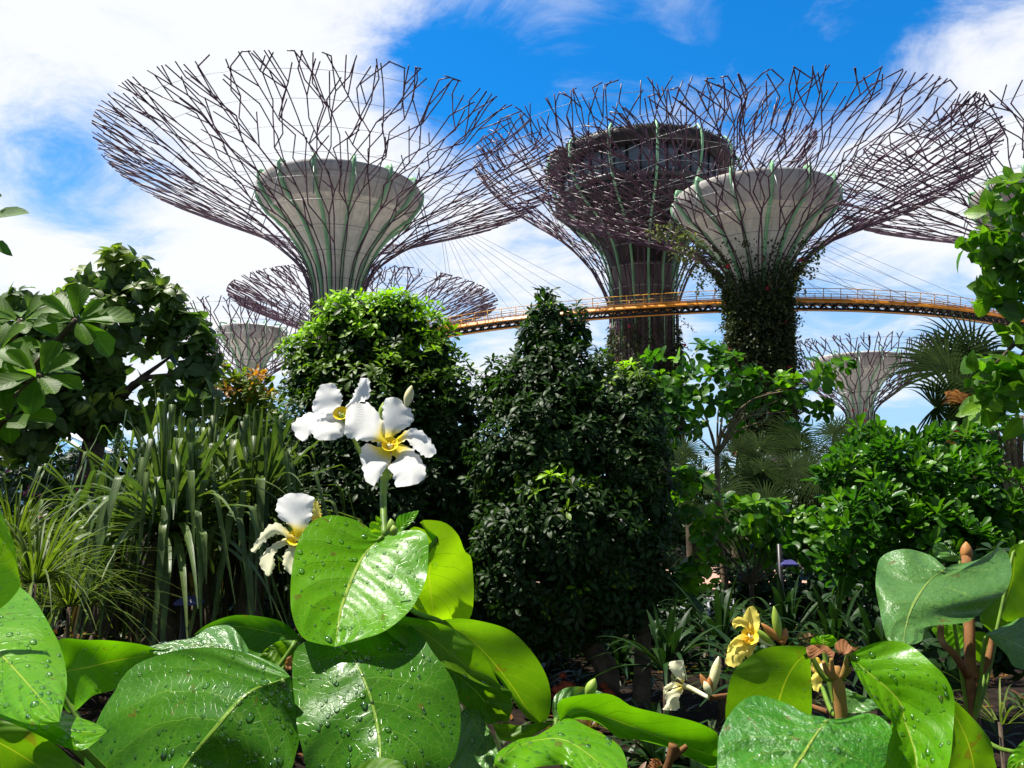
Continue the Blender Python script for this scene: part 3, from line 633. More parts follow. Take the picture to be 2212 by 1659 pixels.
# ================================================================== GARDEN TREES
def tree(name, label, cat, blobs, base, mats, trunk_r, step, nl, L, W, shape, lo, hi, droop, up=.6, youngf=None, inner=.5, keep_back=.35, limb=True, jit=.25,
         group=None, gaps=0.0, bark='bark', inner_leaf=1.5, stagger=0.0, forks=None, fold=.12):
    b = at(*base); b[2] = 0.0; t = thing(name, label, cat, b, group)
    P, Nn, K, E = blob_points(blobs, step, keep_back, inner)
    if gaps:
        f = .5 + .5 * np.sin(P[:, 0] * 5.1 / (step * 9) + 1.3) * np.sin(P[:, 2] * 4.3 / (step * 9)) * np.cos(P[:, 1] * 3 / (step * 9)); ok = (f > gaps * rng.random(len(P)) * 1.6); P, Nn, K = P[ok], Nn[ok], K[ok]
    A = nrm(Nn + np.array([0, 0, up]) + rng.normal(0, .3, P.shape))
    yg = youngf(P, Nn) if youngf else np.zeros(len(P)); yg = np.where(K > 0, 0, yg)
    m = MB(); o = K == 0
    rosettes(m, P[o], A[o], nl, L, W, shape, lo, hi, droop, jit, yg[o], fold, stagger=stagger)
    if (~o).any(): rosettes(m, P[~o], A[~o], max(4, nl - 3), L * inner_leaf, W * inner_leaf * 1.15, shape, 40, 120, droop, jit)
    m.build('crown', mats, t)
    m = MB(); zc = min(e[0][2] - .3 * e[1][2] for e in E); top = np.mean([e[0] for e in E], axis=0)
    top = forks if forks is not None else np.array([b[0] * .6 + top[0] * .4, b[1] * .6 + top[1] * .4, max(.25, zc)])
    wob = trunk_r * .7
    tube(m, cr_spline([b - [0, 0, .1], b + (top - b) * .35 + [wob, 0, 0], b + (top - b) * .7 - [wob * .6, 0, 0], top], 14), np.linspace(trunk_r * 1.15, trunk_r * .75, 14), 10)
    if limb: limbs(m, top, [e[0] * .85 + top * .15 for e in E], trunk_r * .42)
    m.build('trunk', bark, t); return t, E

# two dense dark trees in the middle
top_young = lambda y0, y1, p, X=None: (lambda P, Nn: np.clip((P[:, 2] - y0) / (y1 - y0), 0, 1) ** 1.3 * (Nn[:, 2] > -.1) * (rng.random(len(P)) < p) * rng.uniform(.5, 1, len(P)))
z_t1 = at(800, 650, 8.4)[2]; z_t1b = at(800, 920, 8.4)[2]
tree('dense_tree', 'dense dark tree with lime new growth on its rounded top behind the white flowers', 'tree',
     [(800, 740, 120, 105, 8.4), (745, 690, 55, 60, 8.3), (850, 685, 60, 55, 8.3), (905, 760, 80, 90, 8.4), (700, 800, 85, 95, 8.4), (820, 900, 170, 150, 8.3), (960, 930, 110, 150, 8.4), (690, 960, 95, 130, 8.2), (830, 1090, 200, 170, 8.2), (990, 1120, 110, 170, 8.3), (700, 1150, 110, 140, 8.0), (880, 1270, 170, 120, 8.1), (645, 1230, 85, 90, 7.6), (1040, 1300, 90, 90, 8.2)],
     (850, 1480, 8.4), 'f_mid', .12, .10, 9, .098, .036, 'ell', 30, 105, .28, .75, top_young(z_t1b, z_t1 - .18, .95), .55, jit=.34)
z_u1 = at(1390, 1060, 7.3)[2]
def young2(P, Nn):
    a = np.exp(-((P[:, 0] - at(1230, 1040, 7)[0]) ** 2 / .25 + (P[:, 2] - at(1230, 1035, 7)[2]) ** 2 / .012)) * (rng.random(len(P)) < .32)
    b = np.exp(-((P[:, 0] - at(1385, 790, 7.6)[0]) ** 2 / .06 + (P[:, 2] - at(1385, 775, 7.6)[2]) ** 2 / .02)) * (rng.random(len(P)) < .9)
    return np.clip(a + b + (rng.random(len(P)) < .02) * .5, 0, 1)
tree('dense_tree', 'tall dark cone shaped tree with a pointed top rising in front of the walkway', 'tree',
     [(1178, 648, 14, 32, 7.8), (1180, 690, 40, 40, 7.7), (1180, 745, 66, 60, 7.7), (1245, 705, 22, 40, 7.7), (1190, 840, 115, 100, 7.6), (1092, 838, 50, 62, 7.8), (1275, 850, 65, 95, 7.6), (1370, 828, 42, 48, 7.8), (1385, 905, 50, 90, 7.6), (1190, 980, 150, 140, 7.4), (1320, 1010, 110, 140, 7.4), (1120, 1040, 90, 140, 7.5), (1390, 1080, 65, 120, 7.4), (1230, 1130, 150, 100, 7.0), (1160, 1210, 125, 120, 7.2), (1320, 1210, 120, 110, 7.2), (1290, 1290, 110, 70, 7.1), (1200, 1320, 110, 70, 7.3), (1380, 1250, 70, 70, 7.3)],
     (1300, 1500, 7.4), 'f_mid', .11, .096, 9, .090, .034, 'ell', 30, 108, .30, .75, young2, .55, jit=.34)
m_ = thing('bare_tree', 'bare dark trunk standing between the cone shaped tree and the strap plants', 'tree', (*at(1383, 1500, 7.1)[:2], 0))
mm = MB(); b_ = np.array(m_.location); q_ = at(1386, 1250, 7.2); tube(mm, cr_spline([b_ - [0, 0, .1], (b_ + q_) / 2 + [.02, 0, 0], q_], 10), np.linspace(.085, .06, 10), 9); mm.build('trunk', 'bark', m_)
mm = MB(); limbs(mm, q_, [at(1300, 1180, 7.3), at(1440, 1150, 7.3)], .04); mm.build('limbs', 'bark', m_)

# round leafy tree on the left
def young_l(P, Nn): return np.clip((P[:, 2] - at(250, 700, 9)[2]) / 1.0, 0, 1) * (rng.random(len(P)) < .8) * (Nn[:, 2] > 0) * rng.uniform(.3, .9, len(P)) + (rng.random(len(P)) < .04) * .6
tree('broadleaf_tree', 'large round crowned tree with drooping oval leaves and sky gaps at the left', 'tree',
     [(255, 600, 70, 60, 9), (180, 630, 80, 65, 9.1), (320, 680, 85, 75, 9), (95, 690, 90, 80, 9), (220, 720, 150, 100, 9), (395, 740, 60, 70, 9), (425, 780, 42, 60, 8.9), (100, 790, 120, 100, 9), (330, 800, 100, 60, 9.2), (20, 860, 80, 100, 8.8), (180, 870, 110, 55, 9), (355, 865, 105, 42, 8.7), (60, 930, 90, 60, 8.7), (260, 900, 70, 45, 9)],
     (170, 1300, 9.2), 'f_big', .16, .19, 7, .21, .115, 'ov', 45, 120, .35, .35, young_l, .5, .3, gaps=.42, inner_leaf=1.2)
tree('orange_tipped_shrub', 'bushy shrub with orange tipped young leaves beside the small tower', 'shrub',
     [(470, 815, 48, 35, 10.5), (525, 830, 45, 32, 10.5), (560, 850, 32, 35, 10.5), (500, 870, 75, 45, 10.5), (585, 880, 28, 30, 10.4)], (510, 1250, 10.6), 'f_orange', .06, .13, 7, .14, .045, 'ell', 25, 95, .2, .9,
     lambda P, Nn: (Nn[:, 2] > .1) * (rng.random(len(P)) < .75) * rng.uniform(.4, 1, len(P)), .4)
# nearer branch with very big obovate leaves
def almond():
    b = at(-60, 1400, 3.4); b[2] = 0; t = thing('almond_branch_tree', 'near tree with very large paddle leaves in whorls reaching in from the left edge', 'tree', b)
    whorls = [(165, 690, 3.4, .6), (85, 810, 3.3, .5), (45, 690, 3.6, .3), (20, 900, 3.3, .2), (-10, 760, 3.4, .3)]
    tr = MB(); top = at(-70, 900, 3.5); tube(tr, cr_spline([b, b * .5 + top * .5 + [.03, 0, 0], top], 12), np.linspace(.07, .05, 12), 9); tr.build('trunk', 'bark', t)
    for (x, y, Y, tl) in whorls:
        c = at(x, y, Y); m = MB(); tube(m, cr_spline([top, (top + c) / 2 + [0, 0, -.06], c], 10), np.linspace(.028, .012, 10), 7); m.build('twig', 'bark', t)
        m = MB(); n = 11; ax_ = nrm(np.array([tl * .7, -.75, .75]))
        rosettes(m, np.array([c]), np.array([ax_]), n, .195, .115, 'obo', 35, 112, .2, .15, .3, .2, .02); m.build('leaf_whorl', 'f_almond', t)
almond()
def near_sprig():
    b = at(-230, 1400, 2.6); b[2] = 0; t = thing('sapling', 'sapling of which two dark oval leaves poke in from the left edge against sky', 'sapling', b)
    m = MB(); tube(m, cr_spline([b - [0, 0, .1], at(-170, 1100, 2.6), at(-110, 720, 2.6), at(-40, 470, 2.6), at(-38, 430, 2.6)], 16), np.linspace(.022, .006, 16), 8); m.build('trunk', 'bark', t)
    m = MB(); tube(m, [at(-40, 470, 2.6), at(-10, 480, 2.6)], .008, 6); tube(m, [at(-40, 470, 2.6), at(-5, 535, 2.6)], .006, 6); m.build('twig', 'bark', t)
    m = MB(); P = np.array([at(-22, 466, 2.6), at(-10, 425, 2.6), at(-8, 520, 2.6)]); Q = np.array([at(62, 455, 2.55), at(4, 422, 2.6), at(24, 552, 2.55)])
    add_leaves(m, P, Q - P, np.array([[.1, -.8, .6], [0, -1, .3], [-.6, -.9, .4]]), np.linalg.norm(Q - P, axis=1), np.array([.075, .03, .035]), 'ov', .06, .1); m.build('leaves', 'f_almond', t)
near_sprig()

# slender tree with round leaves right of the middle
tree('slender_tree', 'slender young tree with rounded leaves and a forked pale stem right of the cone tree', 'tree',
     [(1450, 775, 45, 40, 8.6), (1520, 775, 50, 32, 8.8), (1590, 800, 45, 35, 8.6), (1440, 850, 45, 40, 8.5), (1530, 850, 70, 45, 8.5), (1620, 850, 55, 45, 8.6), (1700, 845, 50, 35, 8.4), (1770, 810, 36, 24, 8.3), (1690, 890, 60, 35, 8.5), (1470, 910, 40, 40, 8.4), (1745, 870, 40, 35, 8.4), (1600, 920, 60, 30, 8.6), (1820, 795, 20, 18, 8.3)],
     (1567, 1380, 8.5), 'f_round', .036, .15, 7, .125, .085, 'round', 35, 110, .2, .5, lambda P, Nn: (rng.random(len(P)) < .25) * rng.uniform(.2, .8, len(P)), .15, .4, gaps=.45, inner_leaf=1.0, bark='bark_pale', forks=at(1549, 985, 8.5))
tree('round_leaf_shrub', 'low shrub of rounded light green leaves around the slender tree stem', 'shrub',
     [(1490, 1040, 40, 32, 8.0), (1480, 1100, 45, 40, 7.9), (1560, 1130, 50, 45, 7.9), (1640, 1120, 60, 45, 7.8), (1710, 1150, 60, 45, 7.7), (1790, 1130, 55, 40, 7.6), (1760, 1190, 55, 35, 7.5), (1510, 1230, 45, 35, 7.6), (1660, 1190, 50, 30, 7.9), (1460, 1260, 40, 30, 7.4)],
     (1640, 1420, 7.8), 'f_round', .03, .145, 7, .125, .085, 'round', 35, 110, .2, .6, lambda P, Nn: (rng.random(len(P)) < .5) * rng.uniform(.3, 1, len(P)), .3, .3, gaps=.4, inner_leaf=1.0)
tree('paddle_leaf_shrub', 'dense glossy shrub with upright paddle shaped leaf whorls in the right middle', 'shrub',
     [(1900, 965, 80, 50, 6.8), (2000, 960, 70, 40, 6.9), (2090, 985, 60, 50, 6.8), (1840, 1020, 70, 60, 6.7), (1950, 1050, 120, 90, 6.5), (2080, 1080, 110, 90, 6.4), (2180, 1110, 70, 80, 6.4), (1800, 1090, 50, 60, 6.7), (1880, 1140, 110, 80, 6.3), (2030, 1170, 120, 80, 6.2), (2150, 1200, 90, 70, 6.2), (1840, 1220, 80, 50, 6.4), (1960, 1240, 90, 50, 6.2), (2130, 935, 38, 28, 6.9)],
     (2000, 1600, 6.6), 'f_clusia', .06, .165, 15, .118, .05, 'obo', 8, 88, .12, .95, lambda P, Nn: (rng.random(len(P)) < .5) * rng.uniform(.1, .55, len(P)) * (Nn[:, 2] > -.2), .45, .3, stagger=.07, fold=.22, inner_leaf=1.15)
tree('climbing_fig_tree', 'near tree hanging down the right edge with bright oval leaves against sky', 'tree',
     [(2190, 420, 36, 40, 4.6), (2165, 460, 30, 30, 4.6), (2110, 530, 46, 18, 4.5), (2170, 530, 50, 34, 4.6), (2200, 590, 45, 50, 4.6), (2155, 625, 30, 24, 4.6), (2205, 690, 30, 45, 4.6), (2185, 760, 48, 40, 4.5), (2125, 800, 40, 34, 4.4), (2180, 830, 55, 45, 4.4), (2150, 880, 50, 36, 4.5), (2205, 910, 30, 40, 4.5)],
     (2290, 1500, 4.8), 'f_right', .07, .115, 6, .125, .08, 'ov', 45, 125, .25, .2, lambda P, Nn: (rng.random(len(P)) < .5) * rng.uniform(.2, 1, len(P)), .3, .35, gaps=.3, inner_leaf=1.0, forks=at(2290, 700, 4.8))

# ------------------------------------------------------------------ palms
def fan_leaf(m, hub, face, spin, rad, segs=40, arc=260, width=.034, droop=.25, dead=0.0):
    face = nrm(np.asarray(face, float)); upv = nrm(np.array([0, 0, 1.0]) - face * face[2]); sv = np.cross(face, upv)
    for k in range(segs):
        a = R_(spin + arc * (k / (segs - 1) - .5)) + random.gauss(0, .02); d = upv * math.cos(a) + sv * math.sin(a)
        ln = rad * (1 - .22 * abs(k / (segs - 1) - .5) * 2) * random.uniform(.92, 1.05); q = np.linspace(0, 1, 8)[:, None]
        P = hub + d * ln * q - face * .1 * ln * q * (1 - q) + np.array([0, 0, -1.0]) * droop * ln * q ** 3 * (abs(d[2]) * .3 + .7)
        ribbon(m, P, width * rad, up=face, fold=.35, tint=random.random(), young=dead, prof=[.25, .6, .9, 1, .9, .6, .3, .06])
def fan_palm(name, label, base, leaves, mats='f_palm', group=None, trunk=.11):
    b = at(*base); b[2] = 0; t = thing(name, label, 'palm', b, group); crown = at(leaves[0][0], leaves[0][1], leaves[0][2]); hub0 = np.array([b[0], b[1] + .05, max(.3, min(at(l[0], l[1], l[2])[2] for l in leaves) - .25)])
    m = MB(); tube(m, cr_spline([b - [0, 0, .1], (b + hub0) / 2, hub0], 10), np.linspace(trunk, trunk * .9, 10), 10); m.build('trunk', 'bark', t)
    for (x, y, Y, fx, fz_, spin, rp, mt) in leaves:
        hub = at(x, y, Y); m = MB(); md = (hub0 + hub) / 2 + [0, 0, .1]
        fan_leaf(m, hub, (fx, -1, fz_), spin, rp * Y / (FPX * CP), *((9, 100, .10) if mt else (40, 260)), droop=.6 if mt else .3, dead=.25 if mt else 0.0); m.build('fan_leaf', mt or mats, t)
        m = MB(); tube(m, cr_spline([hub0, md, hub], 8), np.linspace(.022, .012, 8), 6); m.build('leaf_stalk', 'stem_g' if not mt else 'stem_o', t)
    return t
fan_palm('fan_palm', 'large dark fan palm with orange dying fronds beside the right edge tree', (2130, 1330, 8.8),
    [(2050, 800, 8.6, -.3, .5, -25, 180, None), (2105, 775, 9.0, .2, .3, 10, 180, None), (2060, 860, 8.4, -.7, .2, -70, 165, None), (2150, 800, 8.7, .6, .4, 25, 165, None), (2040, 790, 8.8, -.9, .1, -40, 150, None), (2020, 880, 8.3, -.5, -.1, -95, 110, None), (2120, 850, 8.2, .1, .8, 0, 120, None), (2085, 900, 8.2, .1, .2, 178, 80, None),
     (2050, 870, 8.15, -.3, .4, -48, 80, 'f_dead'), (2088, 875, 8.1, .2, .4, 6, 78, 'f_dead'), (2040, 925, 8.1, -.2, .2, -130, 85, 'f_dead')], trunk=.13)
def palm_sheaf():
    t = thing('bundled_stalks', 'fan of tan palm leaf stalks standing at the right edge', 'palm', (*at(2210, 1130, 8.3)[:2], 0)); b = at(2205, 1120, 8.3)
    for k in range(12):
        x = 2135 + k * 13; m = MB(); q = at(x + rng.normal(0, 4), 905 + rng.normal(0, 8), 8.3 + rng.normal(0, .1)); tube(m, cr_spline([b + [rng.normal(0, .03), 0, -1.0], b + [(k - 6) * .01, 0, 0], q], 9), np.linspace(.045, .018, 9), 6); m.build('leaf_stalk', 'bark_pale', t)
palm_sheaf()
LB = ['fan palm with pale undersides glimpsed just left of the slender tree stem', 'low fan palm directly under the small distant tower, left clump', 'low fan palm in front of the small distant tower, right clump', 'shaded fan palm between the slender tree and the paddle leaf shrub', 'dark fan palm low behind the round leaf shrub']
for i, (x, y, Y, r) in enumerate([(1500, 990, 10.5, 90), (1770, 950, 11.5, 110), (1840, 945, 11, 95), (1650, 980, 11, 100), (1600, 1060, 10, 110)]):
    lv = [(x + rng.normal(0, 26) + dx, y + rng.normal(0, 12) + dy, Y - .3 * k % .9, rng.normal(0, .5) + dx / 90, .3 + rng.random() * .6, sp, r * rng.uniform(.75, 1), None) for k, (dx, dy, sp) in enumerate([(0, -15, 0), (-45, 15, -50), (45, 10, 50), (-20, 45, -20), (30, 50, 30), (0, 70, 100), (-60, 75, -100)])]
    fan_palm('fan_palm', LB[i], (x, 1300, Y + .2), lv, group=None, trunk=.08)

# ------------------------------------------------------------------ strap leaved plants
def screw_pine(label, x, y, Y, n, lmin, lmax, wd, seed, kinkp=.7, skirts=26):
    rs = random.Random(seed); c = at(x, y, Y); b = np.array([c[0], c[1], 0]); t = thing('screw_pine', label, 'screw pine', b)
    m = MB(); tube(m, [b - [0, 0, .1], c - [0, 0, .05]], [.11, .09], 9)
    for k in range(7): a = k * .9; tube(m, cr_spline([b + [.32 * math.cos(a), .32 * math.sin(a), -.05], b + [.2 * math.cos(a), .2 * math.sin(a), c[2] * .35], c * [1, 1, .6]], 7), np.linspace(.035, .025, 7), 6)
    m.build('trunk', 'bark', t); m = MB()
    for k in range(n):
        az = k * 2.39996 + rs.gauss(0, .2); el = R_(5 + 83 * (1 - (k / n) ** 1.1) + rs.gauss(0, 5)); ln = rs.uniform(lmin, lmax) * (1.05 if el > .7 else .95)
        h = np.array([math.cos(az), math.sin(az), 0]); d = h * math.cos(el) + np.array([0, 0, math.sin(el)]); p0 = c + h * .05
        if rs.random() < kinkp:
            f = rs.uniform(.5, .86); l1 = ln * f; l2 = ln * (1 - f) * rs.uniform(1.0, 1.6); q = np.linspace(0, 1, 6)[:, None]; sag = .10 + .25 * math.cos(el)
            A = p0 + d * l1 * q + np.array([0, 0, -1.0]) * sag * l1 * q ** 2; e = nrm(A[-1] - A[-2]); dn = nrm(np.array([0, 0, -1.0]) + h * rs.uniform(.0, .35) + e * .1); l2 = l2 * (1.9 if el < .75 else 1.0)
            B = A[-1] + e * .012 + dn * l2 * np.linspace(.03, 1, 5)[:, None]; P = np.vstack([A, B]); pr = np.r_[np.linspace(.85, 1, 6), np.linspace(.95, .12, 5)]
        else:
            q = np.linspace(0, 1, 11)[:, None]; P = p0 + d * ln * q + np.array([0, 0, -1.0]) * ln * (.15 + .55 * math.cos(el)) * q ** 2.4; pr = np.r_[np.linspace(.85, 1, 6), np.linspace(.9, .1, 5)]
        ribbon(m, P, wd * rs.uniform(.8, 1.15), up=tuple(np.array([0, 0, 1.0]) + .8 * h * (-math.sin(el))), fold=.32, tint=rs.random(), young=max(0, rs.gauss(0, .25)), prof=pr)
    m.build('leaves', 'f_strap', t); m = MB()
    for k in range(skirts):
        az = rs.random() * 6.28; h = np.array([math.cos(az), math.sin(az), 0]); q = np.linspace(0, 1, 8)[:, None]; ln = rs.uniform(.5, 1.0); P = c + h * (.05 + .3 * np.sqrt(q)) * rs.uniform(.5, 1.2) - np.array([0, 0, 1.0]) * ln * q
        P[:, 2] = np.maximum(P[:, 2], .04); ribbon(m, P, wd * .8, up=h, fold=.3, tint=rs.random(), young=rs.random() * .5)
    m.build('dry_skirt', 'f_skirt', t)
screw_pine('screw pine with kinked strap leaves, the nearest clump at left centre', 362, 1150, 6.0, 170, .9, 1.4, .052, 1, .85)
screw_pine('screw pine with upright bent strap leaves beside the dense tree', 545, 1110, 6.6, 150, .85, 1.3, .052, 2, .85)
screw_pine('small screw pine rosette behind the nearer strap leaved clumps', 450, 1080, 7.4, 110, .9, 1.25, .05, 3)
screw_pine('screw pine rosette with arching leaves next to the ornamental grass', 235, 1180, 6.6, 75, .8, 1.2, .045, 4)
def tuft(name, label, cat, x, y, Y, n, lmin, lmax, wd, mat, el0=20, el1=85, sag=.6, group=None, young=.2, base_z=None):
    c = at(x, y, Y) if base_z is None else np.r_[at(x, y, Y)[:2], base_z]; t = thing(name, label, cat, (c[0], c[1], 0), group); m = MB()
    for k in range(n):
        az = random.random() * 6.283; el = R_(random.uniform(el0, el1)); ln = random.uniform(lmin, lmax); h = np.array([math.cos(az), math.sin(az), 0]); q = np.linspace(0, 1, 9)[:, None]
        P = c + h * .03 + (h * math.cos(el) + np.array([0, 0, math.sin(el)])) * ln * q - np.array([0, 0, 1.0]) * ln * sag * random.uniform(.5, 1.3) * q ** 2.2
        P[:, 2] = np.maximum(P[:, 2], .03); ribbon(m, P, wd * random.uniform(.7, 1.2), up=tuple(np.array([0, 0, 1.0]) - .7 * h * math.sin(el)), fold=.25, young=max(0, random.gauss(0, young)))
    m.build('leaves', mat, t)
    m = MB(); r = min(.04, wd * 1.2); tube(m, [(c[0], c[1], -.05), c], [r, r * .75], 7); m.build('stem', 'bark', t); return t
tuft('ornamental_grass', 'yellow green grass clump sprouting above the left foreground leaf', 'grass clump', 75, 1260, 4.6, 170, .45, .85, .014, 'f_grass', 5, 85, .55)
tuft('ornamental_grass', 'looser grass clump between the lit grass and the screw pine', 'grass clump', 150, 1310, 5.2, 150, .5, .9, .013, 'f_grass', 5, 80, .6)
tuft('ornamental_grass', 'grass clump behind the others under the flowering shrub', 'grass clump', 30, 1180, 5.6, 130, .4, .8, .013, 'f_grass', 10, 85, .5)
for i, (x, y, Y, n, l, lab) in enumerate([(1555, 1330, 6.6, 26, .75, 'shaded strap leaf plant under the slender tree'), (1440, 1390, 6.2, 24, .7, 'dark strap leaf plant left of the cream flower, beside the bare trunk'), (1700, 1330, 6.6, 26, .7, 'strap leaf plant right of the lamp post'), (1800, 1350, 6.0, 26, .7, 'strap leaf plant below the paddle leaf shrub'), (1640, 1420, 5.6, 22, .6, 'lowest strap leaf plant behind the yellow flowers'), (1900, 1380, 5.6, 24, .65, 'strap leaf plant hidden partly by the grey green leaf')]):
    tuft('strap_leaf_plant', lab, 'plant', x, y + 60, Y, n + 14, l * .8, l * 1.25, .055, 'f_dark', 10, 86, .5, 'strap leaf plants of the understorey', .1)
for i, (x, y, Y, lab) in enumerate([(1090, 1400, 8.6, 'shaded fern like plant at the foot of the dense tree'), (1180, 1385, 9.2, 'shaded plant right behind the pale twig by the cone tree'), (1260, 1360, 9.6, 'shaded plant under the middle of the cone tree'), (1340, 1400, 8.6, 'shaded plant just left of the bare trunk'), (1150, 1450, 7.4, 'dark plant nearest the long olive leaf'), (1420, 1480, 5.4, 'shade plant right behind the cream flower'), (1530, 1470, 5.2, 'shade plant just left of the yellow flowers'), (1500, 1560, 4.4, 'shade plant low behind the long curled leaf'), (1760, 1420, 5.2, 'shade plant right of the yellow flower buds'), (1900, 1470, 4.8, 'shade plant between the right hand leaves'), (2150, 1480, 4.4, 'shade plant at the right edge behind the brown stem'), (1430, 1330, 9, 'shaded plant half behind the bare trunk')]):
    tuft('shade_plant', lab, 'plant', x, y, Y, 46, .35, .7, .06, 'f_dark', 5, 85, .5, 'shade plants under the dense trees', .05, .05)
tuft('ornamental_grass', 'tiny straw coloured grass tuft at the lower right edge', 'grass clump', 2160, 1560, 3.2, 16, .25, .42, .008, 'f_grass', 20, 80, .5)

# ------------------------------------------------------------------ background planting
SB = [('flowering_shrub', 'sunlit small leaved shrub dotted with pink blossoms behind the grass', [(60, 1060, 80, 50, 9), (130, 1090, 60, 60, 8.8), (30, 1130, 80, 60, 8.6), (110, 1150, 70, 50, 8.4)], 'f_cover'),
      ('background_shrub', 'dark background shrub filling the gap below the orange tipped shrub', [(480, 960, 110, 80, 12), (600, 1000, 80, 100, 12), (520, 1080, 160, 120, 11.8)], 'f_dark'),
      ('background_shrub', 'dark background shrub under the two dense trees', [(1050, 1200, 90, 120, 12), (1000, 1330, 160, 120, 11), (1200, 1340, 160, 110, 11.5)], 'f_dark'),
      ('background_shrub', 'low dark shrub closing the gap under the cone tree', [(1150, 1370, 100, 55, 8.8), (1330, 1360, 110, 55, 9.0), (1060, 1400, 90, 60, 8.8), (1460, 1360, 80, 60, 8.8)], 'f_dark'),
      ('background_shrub', 'low dark shrub closing the view to the paving beside the lamp post', [(1640, 1250, 70, 50, 9.4), (1740, 1260, 70, 50, 9.2), (1470, 1290, 50, 40, 9.4), (1830, 1260, 70, 50, 9)], 'f_dark'),
      ('background_shrub', 'dark background shrub behind the slender tree', [(1480, 1100, 90, 90, 12.5), (1640, 1090, 110, 100, 12.5), (1560, 1170, 120, 60, 13)], 'f_dark'),
      ('background_shrub', 'dark background shrub behind the paddle leaf shrub', [(1780, 1090, 120, 100, 12), (1900, 1080, 120, 110, 11.5), (2100, 1060, 120, 120, 11)], 'f_dark'),
      ('background_shrub', 'low dark shrub behind the screw pine roots', [(250, 1300, 150, 90, 9.5), (430, 1300, 150, 100, 9), (120, 1250, 120, 80, 9.5), (560, 1330, 100, 80, 8.8)], 'f_dark'),
      ('background_shrub', 'low dark shrub behind the lamp post', [(1650, 1290, 110, 60, 8.6), (1780, 1290, 100, 60, 8.4), (1890, 1310, 110, 60, 8)], 'f_dark'),
      ('background_shrub', 'dark shrub at the lower right edge behind the grey green leaf', [(2080, 1330, 110, 90, 5.4), (2200, 1330, 90, 110, 5.4), (2010, 1420, 70, 60, 5)], 'f_dark'),
      ('background_shrub', 'dark shrub at left under the round crowned tree', [(60, 1000, 110, 50, 13), (260, 1020, 130, 60, 12)], 'f_dark')]
for nm, lab, bl, mt in SB:
    x0, y0, Y0 = bl[0][0], 1300, bl[0][4]; fl = mt == 'f_cover'
    t, E = tree(nm, lab, 'shrub', bl, (x0, y0, Y0), mt, .03, .15, 7, .12, .055, 'ell', 30, 110, .25, .5, (lambda P, Nn: (rng.random(len(P)) < .1) * .0), .5, .2, inner_leaf=1.5)
    if fl:
        P, Nn, K, E = blob_points(bl, .28, .1); m = MB(); P = P + Nn * .05; rosettes(m, P, Nn + [0, -.4, 0], 5, .035, .03, 'round', 50, 80, .1); m.build('blossoms', 'pinkflower', t)

# ------------------------------------------------------------------ floor of the garden
def cover():
    m = MB(); n = 1200; P = np.stack([rng.uniform(-6.5, 7.5, n), rng.uniform(3.0, 15, n), np.full(n, .03)], 1); P[:, 2] += mound(P[:, 0], P[:, 1])
    keep = (P[:, 1] < 11.8) | (P[:, 0] < .2); P = P[keep]; k = len(P)
    rosettes(m, P, np.tile([0, 0, 1.0], (k, 1)) + rng.normal(0, .2, (k, 3)), 7, .17, .04, 'ell', 25, 80, .3, .3, (rng.random(k) < .3) * rng.random(k))
    tag(m.build('ground_cover', 'f_cover', None, loc=(0, 6, 0)), 'low mixed ground cover plants growing over the mulch', 'ground cover', kind='stuff')
    m = MB(); n = 1200; P = np.stack([rng.uniform(-6.5, 7.5, n), rng.uniform(2.5, 11.8, n), rng.uniform(.035, .06, n)], 1); P[:, 2] += mound(P[:, 0], P[:, 1]); add_leaves(m, P, rng.normal(0, 1, (n, 3)) * [1, 1, .2], rng.normal(0, .3, (n, 3)) + [0, 0, 1], .09, .035, 'ell', .2)
    tag(m.build('leaf_litter', 'f_dead', None, loc=(0, 6, 0)), 'fallen dry brown leaves lying on the mulch', 'leaf litter', kind='stuff')
cover()
def rock(mb, c, r):
    th = np.linspace(0, np.pi, 7); ph = np.arange(9) * 2 * np.pi / 9; d = np.array([[math.sin(a) * math.cos(b), math.sin(a) * math.sin(b), math.cos(a)] for a in th for b in ph])
    o = rng.normal(0, 1, (4, 3)); f = 1 + .2 * np.sin(d @ o[0] * 2 + 1) + .15 * np.sin(d @ o[1] * 4); V = c + d * (r * f)[:, None] * [1, 1, .75]
    mb.add(V, [(i * 9 + j, i * 9 + (j + 1) % 9, (i + 1) * 9 + (j + 1) % 9, (i + 1) * 9 + j) for i in range(6) for j in range(9)])
hp = at(1243, 1455, 7.0); hp[2] = 0; hd = MB()
for k in range(60): rock(hd, hp + [rng.normal(0, .13), rng.normal(0, .12), abs(rng.normal(.07, .06))], rng.uniform(.03, .06))
tag(hd.build('lava_rocks', 'redrock', None, loc=hp), 'heap of small red lava rocks on the mulch under the cone tree', 'rocks', kind='stuff')
wp = at(1298, 1476, 6.6); wp[2] = 0; t = thing('marker_post', 'short white post stuck in the mulch beside the red rocks', 'post', wp); m = MB(); tube(m, [wp + [0, 0, -.1], wp + [0, 0, .16], wp + [.002, 0, .17]], [.018, .018, .012], 10); m.build('post', 'post', t)
for i, (x, y, Y, lab) in enumerate([(1330, 1450, 6.5, 'small variegated bromeliad right of the white post'), (1365, 1475, 6.3, 'small bromeliad at the foot of the bare trunk'), (1270, 1470, 6.4, 'small orange tinged bromeliad between the red rocks and the white post'), (1480, 1470, 5.6, 'small bromeliad under the cream flower')]):
    c = at(x, y, Y); c[2] = .02; t = thing('bromeliad', lab, 'bromeliad', c, 'bromeliads on the mulch'); m = MB(); rosettes(m, np.array([c, c]), np.array([[0, 0, 1.0], [.1, 0, 1]]), 13, .17, .035, 'str', 20, 75, .3, .15, .5 if i == 2 else .05); m.build('leaves', 'f_cover', t)
